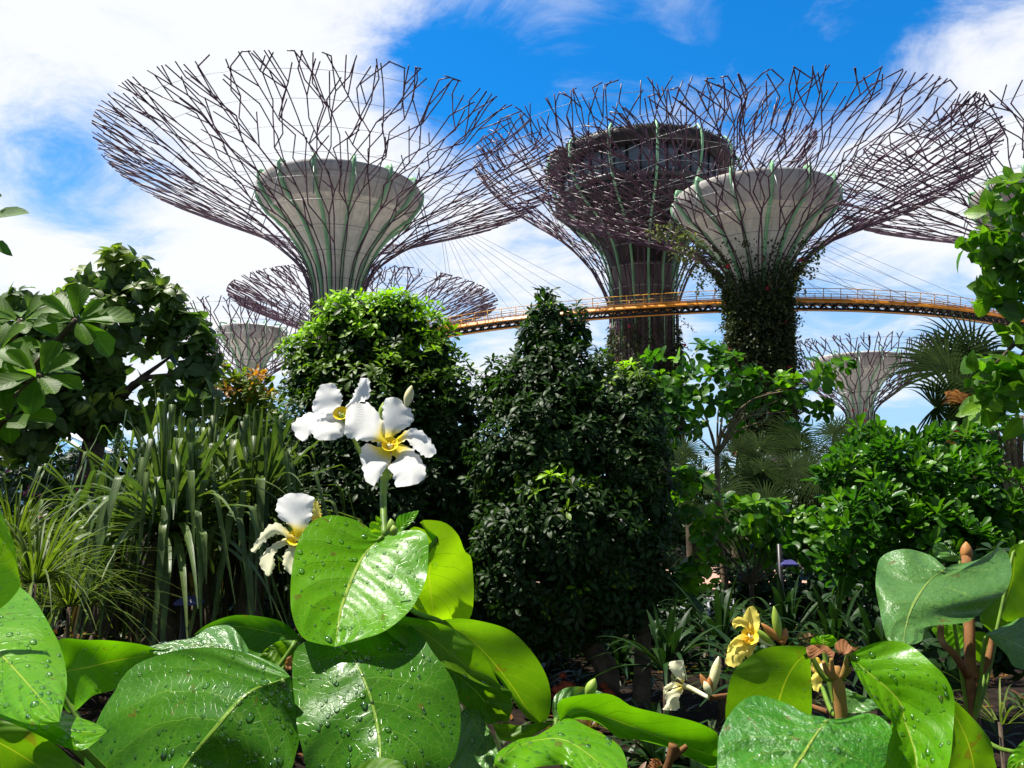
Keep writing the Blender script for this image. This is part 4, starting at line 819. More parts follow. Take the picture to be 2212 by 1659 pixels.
def lamp(label, x, ytop, Y, hood):
    c = at(x, ytop, Y); t = thing('garden_lamp', label, 'lamp post', (c[0], c[1], 0), 'garden lamps'); m = MB(); tube(m, [(c[0], c[1], -.05), c], [.022, .022], 9); m.build('pole', 'lampblack', t)
    m = MB(); h = at(*hood, Y); V = []
    for k, (sc, dz) in enumerate([(1, 0), (1, .025), (.45, .075)]): V += [(h[0] + sc * i * .075, h[1] + sc * j * .075, h[2] + dz * .7) for i, j in ((-1, -1), (1, -1), (1, 1), (-1, 1))]
    F = [(k * 4 + j, k * 4 + (j + 1) % 4, k * 4 + 4 + (j + 1) % 4, k * 4 + 4 + j) for k in range(2) for j in range(4)] + [(3, 2, 1, 0), (8, 9, 10, 11)]
    m.add(V, F); m.build('lamp_hood', 'lampblue', t, smooth=False)
    m = MB(); tube(m, [c + [0, 0, -.04], h + [0, 0, .03]], .014, 7); m.build('arm', 'lampblack', t)
lamp('dark lamp post with a violet hood among the strap leaf plants at right', 1683, 1175, 7.4, (1702, 1222)); lamp('low lamp with a violet hood in the shade under the screw pines', 400, 1290, 5.6, (408, 1305))

# ================================================================== FOREGROUND SHRUBS
# frames: places read on enlarged pieces of the photograph, (x offset, y offset, scale) -> 2212 x 1659 picture
FR = {'L': (0, 1016.5, .3873), 'C': (576, 1050.4, .3669), 'F': (528.6, 799.7, .2942), 'M': (1050.4, 1186, .2852), 'R': (1491, 1152, .326)}
def fp(fr, pts): a, b, k = FR[fr]; return [(a + x * k, b + y * k) for x, y in pts]
def blade_surface(fr, mid, left, right, Y0, slope=.8, sx=0.0, cup=0.0, bow=0.0, nu=16, nv=34, vee=0.0, bend=0.0, ruf=0.0, seed=0, wav=.004, rolls=2.5):
    """a leaf or petal blade: outline and midrib bent through space; Y0 is the distance of its middle, slope how far it leans back with height"""
    r = np.random.default_rng(seed); mid, left, right = [fp(fr, p) for p in (mid, left, right)]
    Mm = cr_spline(mid, nv); Lp = cr_spline([mid[0]] + left + [mid[-1]], nv); Rp = cr_spline([mid[0]] + right + [mid[-1]], nv)
    u = np.linspace(-1, 1, 2 * nu + 1); c = Mm.mean(0); wl = np.linalg.norm(Rp - Lp, axis=1); tap = np.clip(wl / wl.max() * 1.6, 0, 1)
    f1, f2, f3 = r.uniform(0, 6.28, 3); V = np.zeros((nv, len(u), 3)); UV = np.zeros((nv, len(u), 2))
    for i in range(nv):
        t = i / (nv - 1); q = Mm[i] + (Rp[i] - Lp[i]) / 2 * u[:, None] + (Rp[i] + Lp[i] - 2 * Mm[i]) / 2 * (u ** 2)[:, None]
        if ruf:
            e = np.abs(u)[:, None] ** 8; dirw = (Rp[i] - Lp[i]) / (wl[i] + 1e-6)
            q = q + e * np.sign(u)[:, None] * dirw * ruf * 1500 * (math.sin(t * 41 + f1) * .5 + math.sin(t * 67 + f2) * .5) * tap[i]
        Y = Y0 + vee * np.abs(u) * tap[i] + bend * (1 - t) ** 2 + slope * (c[1] - q[:, 1]) / FPX * Y0 + sx * (q[:, 0] - c[0]) / FPX * Y0 + tap[i] * cup * u ** 2 + bow * 4 * (t - .5) ** 2
        Y = Y + tap[i] * wav * (np.sin(t * 6.28 * rolls + f1 + u * 1.2) * np.abs(u) ** 1.5 + .6 * np.sin(t * 9 + u * 2.2 + f2))
        if ruf: Y = Y + ruf * .8 * np.abs(u) ** 5 * (np.sin(t * 26 + f3 + np.sign(u)) + .6 * np.sin(t * 47 + f1)) * tap[i]
        V[i] = np.array([at(a, b, y) for (a, b), y in zip(q, Y)]); UV[i] = np.stack([(u + 1) / 2, np.full(len(u), t)], 1)
    return V, UV
def grid_add(m, V, UV):
    nv, k = V.shape[:2]; ix = np.arange(nv * k).reshape(nv, k)
    F = np.stack([ix[:-1, :-1].ravel(), ix[:-1, 1:].ravel(), ix[1:, 1:].ravel(), ix[1:, :-1].ravel()], 1); m.add(V.reshape(-1, 3), F, uv=UV.reshape(-1, 2))
STEM = {}
DOME = [(1.0, -.12), (.96, .22), (.72, .52), (.38, .68), (.04, .73)]
def leaf(parent, fr, mid, left, right, Y0, mat, slope=.8, sx=0, cup=0, bow=0, drops=0, name='leaf', label=None, stem=None, **kw):
    V, UV = blade_surface(fr, mid, left, right, Y0, slope, sx, cup, bow, seed=len(bpy.data.objects), **kw)
    m = MB(); grid_add(m, V, UV); o = m.build(name, mat, parent, uv=True)
    if stem is None and name == 'leaf': stem = STEM.get(parent.name)
    if label: o['label'] = label
    if drops:
        d = MB(); nv, k = V.shape[:2]; ph = np.arange(8) * 2 * np.pi / 8
        for _ in range(drops):
            i, j = random.randint(2, nv - 4), random.randint(1, k - 3); a, b = random.random(), random.random()
            p = V[i, j] * (1 - a) * (1 - b) + V[i + 1, j] * a * (1 - b) + V[i, j + 1] * (1 - a) * b + V[i + 1, j + 1] * a * b
            e1 = nrm(V[i + 1, j] - V[i, j]); nn = np.cross(e1, V[i, j + 1] - V[i, j])
            if np.linalg.norm(nn) < 1e-9: continue
            nn = nrm(nn); nn = nn if nn @ (np.array([0, 0, EYE]) - p) > 0 else -nn; e2 = np.cross(nn, e1)
            r = min(.0038, .0007 + random.expovariate(1 / .0007)); st = random.uniform(1, 1.7)
            W = np.concatenate([p + nn * h * r + rr * r * (np.outer(np.cos(ph) * st, e1) + np.outer(np.sin(ph), e2)) for rr, h in DOME])
            d.add(W, [(q * 8 + w_, q * 8 + (w_ + 1) % 8, q * 8 + 8 + (w_ + 1) % 8, q * 8 + 8 + w_) for q in range(4) for w_ in range(8)])
        if d.n: x = d.build('water_drops', 'drop', o); x['kind'] = 'stuff'
    if stem is not None:
        m = MB(); b = V[0, k_mid(V)]; tube(m, cr_spline([stem, (stem + b) / 2 - [0, 0, .015], b, V[2, k_mid(V)]], 9), np.linspace(.0045, .003, 9), 7); m.build('leaf_stalk', 'stem_g', o)
    return o
def k_mid(V): return V.shape[1] // 2
def pt(fr, x, y, Y): (a, b), = fp(fr, [(x, y)]); return at(a, b, Y)
def stalk(parent, name, mat, pts, rad, n=9):
    m = MB(); tube(m, cr_spline(pts, 14), np.interp(np.linspace(0, 1, 14), np.linspace(0, 1, len(rad)), rad), n); return m.build(name, mat, parent)
def bud(parent, fr, a, b, Y, r, mat, name='bud', dy=0.0):
    A, B = pt(fr, *a, Y), pt(fr, *b, Y + dy); k = 10; q = np.linspace(0, 1, k); m = MB()
    tube(m, A + (B - A) * q[:, None], r * np.array([.45, .6, .8, .95, 1, .98, .88, .7, .42, .08]), 9); return m.build(name, mat, parent)

# ---- centre shrub with the white flowers
b0 = at(850, 1700, 1.0); b0[2] = 0
CS = thing('white_flowered_shrub', 'big leaved shrub with white yellow centred flowers in the centre foreground', 'shrub', b0)
top_c = pt('F', 1028, 1225, 1.12)
stalk(CS, 'stem', 'stem_b', [b0 - [0, 0, .05], b0 + (top_c - b0) * .4 + [.02, .02, 0], b0 + (top_c - b0) * .75 - [.01, 0, 0], top_c], [.016, .013, .010, .007])
fs = [top_c, pt('F', 1020, 1050, 1.15), pt('F', 1018, 880, 1.18), pt('F', 1035, 735, 1.2)]
stalk(CS, 'flower_stalk', 'stem_g', fs, [.005, .005, .005, .0074])
sj = top_c - [0, 0, .05]
leaf(CS, 'C', [(1010, 300), (960, 480), (965, 620), (990, 790)], [(860, 240), (800, 380), (800, 560), (850, 740)], [(900, 210), (980, 200), (1060, 220), (1130, 290), (1165, 380), (1203, 415), (1215, 520), (1220, 650), (1195, 780), (1100, 800)], 1.12, 'h_young', -.25, .1, .01, drops=45, label='translucent yellow green leaf behind the folded one', stem=sj)
leaf(CS, 'C', [(690, 300), (600, 370), (530, 480), (465, 640), (430, 760), (405, 945)], [(620, 260), (540, 205), (400, 170), (280, 200), (200, 290), (160, 420), (140, 600), (150, 760), (210, 890), (300, 925)], [(760, 270), (880, 258), (945, 290), (952, 400), (940, 530), (900, 640), (830, 745), (700, 850), (560, 900)], 1.04, 'h_bright', .95, 0, 0, drops=200, vee=-.022, wav=.002, label='bright green leaf folded along its midrib', stem=sj)
leaf(CS, 'C', [(1010, 790), (1180, 880), (1320, 1020), (1440, 1170), (1540, 1320), (1610, 1392)], [(1150, 778), (1330, 810), (1450, 860), (1550, 960), (1620, 1060), (1662, 1160), (1674, 1270), (1655, 1370)], [(1090, 900), (1240, 1010), (1380, 1130), (1440, 1220), (1490, 1310), (1560, 1385)], 1.06, 'h_olive', -.15, .25, -.01, drops=18, stem=sj)
leaf(CS, 'C', [(1000, 1040), (1130, 1120), (1270, 1250), (1345, 1395)], [(1120, 1050), (1260, 1120), (1440, 1210), (1415, 1290), (1400, 1350)], [(1040, 1140), (1130, 1260), (1230, 1350), (1300, 1400)], 1.05, 'h_deep', -.1, .1, 0, stem=sj)
leaf(CS, 'C', [(640, 780), (900, 850), (1080, 980), (1240, 1100), (1442, 1207)], [(700, 758), (800, 765), (950, 790), (1080, 830), (1180, 910), (1270, 980), (1330, 1080), (1380, 1180)], [(760, 900), (950, 1020), (1100, 1085), (1250, 1160), (1380, 1200)], 1.01, 'h_olive', .35, .3, -.012, drops=22, stem=sj)
leaf(CS, 'C', [(1170, 1300), (1245, 1430), (1300, 1560), (1330, 1700)], [(1100, 1400), (1080, 1520), (1075, 1650), (1150, 1740)], [(1250, 1330), (1310, 1430), (1360, 1560), (1372, 1680)], 1.0, 'h_grey', .9, .1, -.01, drops=30)
leaf(CS, 'C', [(1330, 1400), (1430, 1470), (1560, 1440), (1700, 1386)], [(1400, 1395), (1480, 1408), (1600, 1392)], [(1360, 1470), (1400, 1500), (1520, 1490), (1640, 1425)], 1.06, 'h_olive', .2, 0, .0)
leaf(CS, 'C', [(1280, 1200), (1350, 1270), (1420, 1390)], [(1350, 1190), (1445, 1262), (1440, 1330)], [(1290, 1290), (1340, 1370)], 1.045, 'h_olive', -.2, 0, 0)
leaf(CS, 'C', [(430, 950), (500, 1000), (570, 1130), (620, 1270), (650, 1400), (665, 1500), (668, 1640), (640, 1780)], [(330, 910), (250, 905), (170, 960), (150, 1080), (160, 1240), (180, 1420), (212, 1560), (250, 1690), (400, 1790)], [(450, 870), (560, 800), (680, 780), (800, 800), (900, 860), (980, 980), (1060, 1080), (1112, 1180), (1140, 1320), (1135, 1480), (1080, 1640), (880, 1780)], .90, 'h_deep', .5, .05, .012, drops=340, bend=.05, vee=.012, wav=.006, label='broad dark green leaf facing the viewer, beaded with rain', stem=sj - [0, 0, .04])
leaf(CS, 'C', [(520, 1790), (620, 1720), (720, 1740), (860, 1820)], [(470, 1690), (600, 1612), (700, 1600), (800, 1632), (850, 1720)], [(600, 1850), (740, 1880)], .80, 'h_olive', .8, 0, 0)
leaf(CS, 'F', [(1120, 1190), (1180, 1120), (1280, 1028)], [(1108, 1120), (1130, 1070), (1200, 1045)], [(1170, 1170), (1230, 1115), (1262, 1070)], 1.01, 'h_bright', .3, nu=6, nv=16, wav=.001)
leaf(CS, 'F', [(1005, 1220), (975, 1170), (950, 1110)], [(940, 1200), (915, 1150), (925, 1115)], [(1000, 1170), (985, 1130)], 1.01, 'h_young', 0, nu=6, nv=14, wav=.001)
leaf(CS, 'F', [(1010, 1140), (985, 1100), (962, 1065)], [(975, 1120), (960, 1090)], [(1005, 1110), (990, 1080)], 1.0, 'h_young', 0, nu=5, nv=10, wav=.001)
bud(CS, 'F', (1080, 1215), (1072, 1090), .995, .006, 'budgreen'); bud(CS, 'F', (1100, 1215), (1090, 1135), .99, .005, 'budgreen')
def flower(parent, fr, center, petals, Y0, mat, label=None, throat=True, tube_to=None, name='flower', tubem='bud', ruf=.0019):
    c = pt(fr, *center, Y0); f = bpy.data.objects.new(name, None); f.empty_display_size = .02; C.objects.link(f); f.parent = parent; f.location = tuple(c - root_loc(parent))
    if label: f['label'] = label
    for k, (mid, l, r, dy, slope, cup) in enumerate(petals):
        V, UV = blade_surface(fr, mid, l, r, Y0 + dy, slope, 0, cup, 0, nu=12, nv=40, ruf=ruf, seed=k + len(bpy.data.objects), wav=.002)
        for q in range(8): w_ = .85 * (1 - q / 8) ** 1.5; V[q] = V[q] * (1 - w_) + c * w_
        m = MB(); grid_add(m, V, UV); m.build('petal', mat if isinstance(mat, str) else mat[k], f, uv=True)
    if throat:
        m = MB(); tube(m, [c + [0, .016, -.006], c + [0, .006, -.002], c + [0, .0005, .001]], [.002, .006, .0125], 12, False); m.build('throat', M['petal'] if throat is True else throat, f)
    if tube_to is not None:
        m = MB(); tube(m, cr_spline([c + [0, .004, 0], (c + tube_to) / 2 + [0, .01, 0], tube_to], 9), np.linspace(.0042, .003, 9), 8); m.build('flower_tube', tubem, f)
    return f
M['throat'] = solid('yellow throat', (1.0, .80, .05), (1.0, .70, .02), 80, .5)
head = fs[-1] + np.array([0, .01, 0])
flower(CS, 'F', (705, 318), [
    ([(690, 312), (630, 230), (600, 100)], [(560, 320), (495, 285), (520, 190), (555, 112)], [(705, 270), (716, 195), (682, 130), (640, 95)], .02, .5, .004),
    ([(735, 270), (830, 200), (892, 58)], [(790, 205), (808, 150), (830, 120), (850, 62)], [(830, 242), (905, 210), (922, 150), (912, 62)], .025, .2, -.006),
    ([(690, 330), (520, 370), (425, 522)], [(560, 310), (460, 315), (360, 380), (343, 410), (380, 490)], [(640, 380), (560, 410), (482, 470), (450, 515)], .015, .9, .006),
    ([(700, 330), (640, 420), (600, 515)], [(600, 340), (500, 380), (470, 415), (495, 468), (540, 512)], [(745, 350), (742, 420), (728, 475), (660, 512)], .0, .8, .008)], 1.22, 'petal_w', 'left white flower turned away, behind the front one', M['throat'], pt('F', 870, 660, 1.23), tubem='budgreen')
flower(CS, 'F', (1065, 545), [
    ([(1055, 530), (1085, 380), (1095, 198)], [(1012, 480), (1012, 330), (1022, 232), (1060, 200)], [(1095, 480), (1190, 420), (1238, 370), (1222, 292), (1172, 255), (1135, 208)], .02, .3, .008),
    ([(1045, 535), (880, 420), (736, 400)], [(1000, 528), (880, 520), (785, 502), (735, 475)], [(1005, 470), (1012, 380), (975, 310), (920, 250), (845, 240), (755, 275)], .008, .7, .008),
    ([(1085, 530), (1230, 490), (1388, 620)], [(1160, 462), (1215, 430), (1290, 440), (1362, 510), (1408, 600)], [(1125, 545), (1190, 512), (1225, 560), (1270, 595), (1315, 632), (1365, 640)], .008, .6, -.008),
    ([(1080, 565), (1190, 680), (1215, 848)], [(1150, 540), (1242, 590), (1312, 680), (1332, 760), (1292, 822)], [(1082, 620), (1112, 655), (1055, 708), (1090, 770), (1108, 850), (1160, 855)], -.012, 1.0, .006),
    ([(1055, 580), (980, 680), (950, 852)], [(1020, 580), (960, 560), (890, 538), (848, 612), (862, 700), (888, 810)], [(1078, 632), (1030, 722), (985, 800)], -.008, .9, .006)], 1.185, 'petal', 'front white flower with a yellow throat, facing the viewer', M['throat'], head)
bud(CS, 'F', (1185, 265), (1226, 112), 1.22, .0074, 'bud'); bud(CS, 'F', (1000, 380), (1018, 235), 1.23, .006, 'budgreen')
for a in ((980, 745), (1060, 735), (1085, 760)): bud(CS, 'F', (1030, 800), a, 1.2, .005, 'budgreen', 'sepal')
flower(CS, 'F', (372, 1232), [
    ([(385, 1225), (370, 1060), (375, 905)], [(340, 1150), (255, 1085), (232, 1020), (245, 955), (320, 905)], [(440, 1190), (482, 1100), (512, 950), (430, 905)], .01, .5, .006),
    ([(370, 1230), (210, 1170), (60, 1335)], [(280, 1140), (235, 1122), (175, 1140), (108, 1220), (48, 1318)], [(340, 1250), (262, 1205), (190, 1225), (112, 1298), (75, 1340)], .0, .5, .004),
    ([(360, 1240), (200, 1320), (180, 1508)], [(330, 1225), (205, 1280), (118, 1370), (112, 1430), (165, 1510)], [(350, 1270), (260, 1305), (212, 1370), (222, 1420), (198, 1490)], -.005, .8, .004),
    ([(370, 1260), (320, 1370), (350, 1510)], [(340, 1270), (285, 1360), (290, 1450)], [(385, 1310), (390, 1420), (385, 1490)], -.005, .6, .004),
    ([(520, 1120), (535, 1030), (515, 945)], [(495, 1100), (502, 1000)], [(562, 1075), (550, 990)], .02, .2, 0)], 1.14, ['petal', 'petal_c', 'petal_c', 'petal_c', 'petal_y'], 'lower white flower half hidden behind the folded leaf', M['throat'], pt('F', 480, 1260, 1.16))
m = MB(); 
leaf(CS, 'L', [(1625, 1030), (1600, 1070), (1595, 1112)], [(1605, 1040), (1590, 1080)], [(1630, 1060), (1620, 1110)], .985, 'h_brown', .2, nu=4, nv=10, wav=.002, name='dry_leaf', label='small curled orange dead leaf')

# ---- left shrub
b1 = at(250, 1800, .95); b1[2] = 0
LS = thing('large_leaved_shrub', 'shrub of huge rain beaded green leaves in the left foreground', 'shrub', b1); s1 = at(330, 1760, 1.0)
STEM[LS.name] = s1
stalk(LS, 'stem', 'stem_b', [b1 - [0, 0, .05], (b1 + s1) / 2 + [.02, 0, 0], s1], [.016, .013, .010])
leaf(LS, 'L', [(1690, 945), (1500, 900), (1300, 870), (1080, 917)], [(1600, 858), (1500, 822), (1350, 805), (1250, 820), (1150, 862)], [(1600, 1000), (1460, 1040), (1300, 1000), (1180, 940)], 1.12, 'h_deep', .2, 0, -.01, drops=8)
leaf(LS, 'L', [(1660, 945), (1580, 985), (1450, 1035)], [(1560, 950), (1490, 990)], [(1640, 1060), (1560, 1090), (1480, 1070)], 1.08, 'h_olive', .2)
leaf(LS, 'L', [(1390, 1100), (1250, 990), (1060, 975), (810, 985)], [(1390, 1010), (1335, 915), (1268, 862), (1150, 880), (1080, 930), (940, 955)], [(1250, 1110), (1000, 1080), (880, 1030)], 1.06, 'h_grey', 1.1, 0, .01, drops=70)
leaf(LS, 'L', [(300, 1130), (470, 1100), (700, 1050), (932, 1021)], [(320, 950), (480, 945), (620, 948), (790, 970), (880, 1000)], [(380, 1350), (520, 1255), (640, 1220), (700, 1130), (850, 1060)], 1.06, 'h_bright', .1, 0, -.01, drops=14, label='smooth green leaf pointing right behind the lit one')
leaf(LS, 'L', [(-160, 760), (-40, 560), (30, 400), (-20, 160)], [(-220, 600), (-200, 350), (-120, 200)], [(-20, 780), (105, 660), (102, 560), (82, 440), (42, 350), (10, 260)], .84, 'h_young', .1, .2, 0, drops=26)
leaf(LS, 'L', [(-330, 720), (-120, 900), (120, 1150), (330, 1400)], [(-200, 520), (0, 565), (100, 640), (182, 710), (242, 800), (292, 890), (332, 970), (365, 1090), (372, 1220)], [(-360, 1000), (-200, 1250), (60, 1380), (220, 1420)], .82, 'h_bright', 1.6, -.1, .02, drops=230, wav=.007, label='sunlit leaf at the left edge thick with raindrops')
leaf(LS, 'L', [(-260, 1020), (-40, 1200), (200, 1370), (400, 1450), (598, 1452)], [(-100, 1040), (0, 1098), (140, 1210), (290, 1320), (420, 1370), (540, 1412)], [(-200, 1330), (0, 1380), (100, 1440), (200, 1482), (320, 1528), (450, 1562), (535, 1512)], .78, 'h_bright', 1.7, .2, .012, drops=110, wav=.007)
leaf(LS, 'L', [(-220, 1420), (0, 1520), (200, 1640), (360, 1760)], [(-100, 1350), (0, 1388), (120, 1430), (300, 1522), (385, 1600), (430, 1690)], [(-250, 1650), (0, 1760), (200, 1800)], .72, 'h_olive', -.2, 0, .0, label='shaded leaf in the bottom left corner')
leaf(LS, 'L', [(1620, 1150), (1500, 1190), (1400, 1230), (1300, 1320), (1190, 1450), (1080, 1580), (1020, 1659), (960, 1760)], [(1590, 1115), (1550, 1088), (1450, 1040), (1300, 1000), (1150, 985), (950, 1010), (800, 1060), (720, 1110), (670, 1170), (640, 1230), (580, 1320), (540, 1400), (490, 1530), (468, 1620), (520, 1760), (700, 1820)], [(1640, 1250), (1650, 1360), (1672, 1470), (1650, 1580), (1600, 1700), (1400, 1800), (1150, 1810)], .92, 'h_deep', .55, -.25, 0, drops=380, vee=.03, wav=.007, label='broad dark leaf with a pale midrib, beaded with rain')

# ---- low leaves in the bottom middle
b2 = at(1280, 1820, 1.0); b2[2] = 0
BS = thing('low_curled_leaf_shrub', 'low shrub with one long curled leaf and a yellow bud at bottom centre', 'shrub', b2); s2 = at(1250, 1760, 1.02)
STEM[BS.name] = s2
stalk(BS, 'stem', 'stem_b', [b2 - [0, 0, .05], (b2 + s2) / 2 + [.02, 0, 0], s2], [.014, .012, .010])
leaf(BS, 'M', [(520, 1310), (560, 1200), (700, 1120), (900, 1100)], [(500, 1220), (515, 1120), (600, 1052), (720, 1043), (840, 1070)], [(600, 1260), (740, 1180), (850, 1140)], 1.10, 'h_grey', .4, 0, 0, drops=6)
leaf(BS, 'M', [(560, 1320), (700, 1230), (900, 1270), (1150, 1360), (1400, 1460), (1640, 1540), (1770, 1580)], [(535, 1200), (562, 1140), (680, 1110), (800, 1096), (920, 1096), (1010, 1130), (1100, 1190), (1300, 1240), (1500, 1285), (1640, 1330), (1755, 1400), (1775, 1500)], [(640, 1290), (800, 1300), (900, 1350), (1000, 1430), (1150, 1445), (1300, 1482), (1400, 1512), (1600, 1610), (1720, 1660)], 1.05, 'h_bright', .25, .15, -.02, drops=10, wav=.005, label='long curled leaf seen from its side')
leaf(BS, 'M', [(60, 1620), (250, 1490), (430, 1440), (600, 1450), (780, 1560), (960, 1720)], [(90, 1540), (250, 1440), (420, 1418), (520, 1332), (622, 1280), (760, 1340), (900, 1412), (1010, 1492), (1060, 1600), (1060, 1700)], [(150, 1700), (330, 1662), (480, 1640), (620, 1640), (760, 1720)], .93, 'h_bright', 1.8, 0, .015, drops=90, wav=.006, label='very bright wet leaf at bottom centre')
bud(BS, 'M', (765, 1125), (825, 980), 1.09, .0075, 'budgreen')
dry = [pt('M', 1340, 1720, 1.02), pt('M', 1390, 1600, 1.02), pt('M', 1420, 1480, 1.02)]
stalk(BS, 'dry_stalk', 'stem_b', dry, [.004, .005, .006]); stalk(BS, 'dry_stalk', 'stem_b', [dry[1], pt('M', 1460, 1540, 1.02), pt('M', 1520, 1490, 1.02)], [.004, .004, .003])
for k in range(5): leaf(BS, 'M', [(1340 - k * 20, 1640), (1290 - k * 18, 1600 + k * 12), (1240 - k * 8, 1590 + 25 * k)], [(1300 - k * 15, 1590 + k * 8)], [(1310 - k * 15, 1640 + k * 10)], 1.0 + .008 * k, 'h_brown', .3, nu=3, nv=8, wav=.004, name='dry_leaf')

# ---- right shrub with the yellow flowers
b3 = at(1810, 1750, 1.1); b3[2] = 0
RS = thing('yellow_flowered_shrub', 'big leaved shrub with fading yellow flowers and tan fuzzy stem tip at right', 'shrub', b3)
st = [pt('R', 1000, 1420, 1.1), pt('R', 1000, 1220, 1.1), pt('R', 985, 1050, 1.1), pt('R', 975, 955, 1.1), pt('R', 970, 880, 1.1)]
STEM[RS.name] = st[1]
stalk(RS, 'stem', 'stem_b', [b3 - [0, 0, .05], b3 * .5 + st[0] * .5 + [.02, 0, 0], st[0]], [.017, .014, .0105])
stalk(RS, 'stem_tip', 'stem_o', st, [.0095, .009, .0085, .0085, .004])
for e in ((880, 850), (935, 830), (1065, 890), (1040, 830)): stalk(RS, 'young_leaf_stalk', 'stem_o', [pt('R', 975, 960, 1.1), pt('R', (975 + e[0]) / 2 + (8 if e[0] > 975 else -12), 930, 1.095), pt('R', *e, 1.09)], [.005, .004, .0025])
leaf(RS, 'R', [(960, 790), (870, 770), (768, 755)], [(900, 745), (820, 738)], [(940, 830), (880, 790), (800, 835), (772, 790)], 1.08, 'h_brown', .6, nu=8, nv=16, wav=.002, name='young_leaf', label='small brown folded new leaf, left of the stem tip')
leaf(RS, 'R', [(985, 795), (1050, 770), (1120, 755)], [(955, 745), (1000, 700), (1040, 715), (1065, 752)], [(1030, 800), (1090, 775)], 1.09, 'h_brown', .6, nu=8, nv=16, wav=.002, name='young_leaf', label='small brown folded new leaf, right of the stem tip')
leaf(RS, 'R', [(880, 760), (880, 710), (900, 675)], [(800, 740), (805, 698), (850, 678)], [(960, 745), (968, 705), (935, 672)], 1.13, 'h_bright', .3, nu=6, nv=14)
leaf(RS, 'R', [(870, 1000), (1000, 1060), (1120, 1120), (1275, 1162)], [(960, 995), (1100, 1060), (1220, 1110)], [(900, 1080), (960, 1160), (1040, 1190), (1160, 1185)], 1.2, 'h_grey', .7, drops=6)
leaf(RS, 'R', [(792, 798), (720, 840), (650, 940), (605, 1050), (575, 1160), (520, 1330)], [(770, 752), (650, 745), (520, 755), (420, 800), (330, 870), (280, 930), (250, 1040), (233, 1200), (260, 1310), (400, 1360)], [(800, 900), (803, 1000), (805, 1170), (780, 1280), (680, 1350)], 1.12, 'h_olive', -.3, .1, .01, drops=28, label='smooth olive leaf lit through from behind', stem=st[3])
leaf(RS, 'R', [(1660, 1060), (1780, 1250), (1860, 1450), (1900, 1700)], [(1560, 1160), (1600, 1400), (1720, 1700)], [(1752, 1110), (1850, 1200), (1930, 1290), (1992, 1380), (2012, 1480), (2025, 1600)], 1.06, 'h_olive', -.2, .1, 0, drops=8)
leaf(RS, 'R', [(1050, 800), (1110, 860), (1190, 930), (1300, 1020), (1390, 1120), (1420, 1240), (1480, 1420), (1500, 1560), (1490, 1720)], [(1080, 790), (1180, 740), (1300, 712), (1420, 725), (1510, 780), (1600, 860), (1682, 940), (1732, 1030), (1752, 1120), (1742, 1300), (1722, 1500), (1650, 1680)], [(1060, 840), (1100, 930), (1150, 1020), (1210, 1110), (1270, 1180), (1342, 1260), (1322, 1330), (1290, 1450), (1270, 1560), (1340, 1700)], 1.04, 'h_bright', .5, -.25, 0, vee=-.03, drops=170, wav=.007, label='bright green leaf arching over to the right', stem=st[3])
leaf(RS, 'R', [(918, 1232), (880, 1270), (820, 1350), (760, 1450), (690, 1555), (620, 1690)], [(880, 1215), (780, 1200), (680, 1150), (560, 1098), (430, 1073), (330, 1120), (260, 1200), (215, 1280), (185, 1360), (183, 1450), (190, 1570), (340, 1690)], [(960, 1228), (1050, 1220), (1180, 1190), (1282, 1232), (1338, 1300), (1312, 1400), (1280, 1555), (1150, 1680), (850, 1720)], .95, 'h_wet', 1.1, 0, .012, drops=60, wav=.006, label='wet crinkled leaf glittering in the sun, low in front', stem=st[0])
yh = pt('R', 640, 760, 1.2)
flower(RS, 'R', (395, 685), [
    ([(405, 680), (400, 590), (395, 485)], [(372, 640), (352, 560), (378, 500)], [(450, 640), (460, 560), (425, 488)], .0, .3, -.008),
    ([(400, 680), (360, 590), (276, 592)], [(400, 600), (340, 555), (290, 565)], [(405, 650), (330, 612), (290, 632)], -.01, .4, -.004),
    ([(390, 690), (300, 700), (245, 790)], [(350, 665), (290, 700), (252, 750)], [(375, 705), (310, 735), (265, 790)], -.01, .6, .003),
    ([(385, 690), (320, 780), (290, 890)], [(330, 710), (245, 800), (238, 865)], [(380, 730), (370, 800), (330, 870)], -.01, .6, .004),
    ([(395, 690), (400, 750), (385, 830)], [(372, 720), (350, 790)], [(450, 700), (440, 740), (410, 800)], .0, .3, .003)], 1.18, 'petal_y', 'upper yellow flower facing left', M['throat'], pt('R', 545, 742, 1.2), ruf=.0009)
stalk(RS, 'flower_stalk', 'stem_o', [st[3], pt('R', 800, 900, 1.24), yh], [.004, .004, .005])
for a, b, mt, r in (((560, 745), (412, 622), 'budgreen', .0055), ((600, 720), (470, 595), 'budbrown', .0055), ((592, 700), (554, 482), 'budgreen', .0065), ((610, 725), (634, 630), 'budbrown', .006), ((620, 735), (600, 690), 'budbrown', .006)): bud(RS, 'R', a, b, 1.2, r, mt)
flower(RS, 'R', (870, 880), [([(875, 850), (830, 850), (805, 890)], [(840, 820), (808, 850)], [(870, 910), (840, 925)], 0, .3, 0), ([(880, 870), (840, 960), (850, 1052)], [(820, 930), (798, 975), (815, 1035)], [(905, 900), (890, 950), (862, 1020)], 0, .4, .003), ([(890, 860), (915, 890), (940, 925)], [(910, 850), (938, 890)], [(895, 890), (915, 925)], .01, .2, 0)], 1.15, 'petal_y', 'yellow flower hanging behind the stem tip', None, st[3], ruf=.0009)
fy = pt('M', 1490, 1035, 1.25); hy = pt('M', 1690, 1130, 1.22)
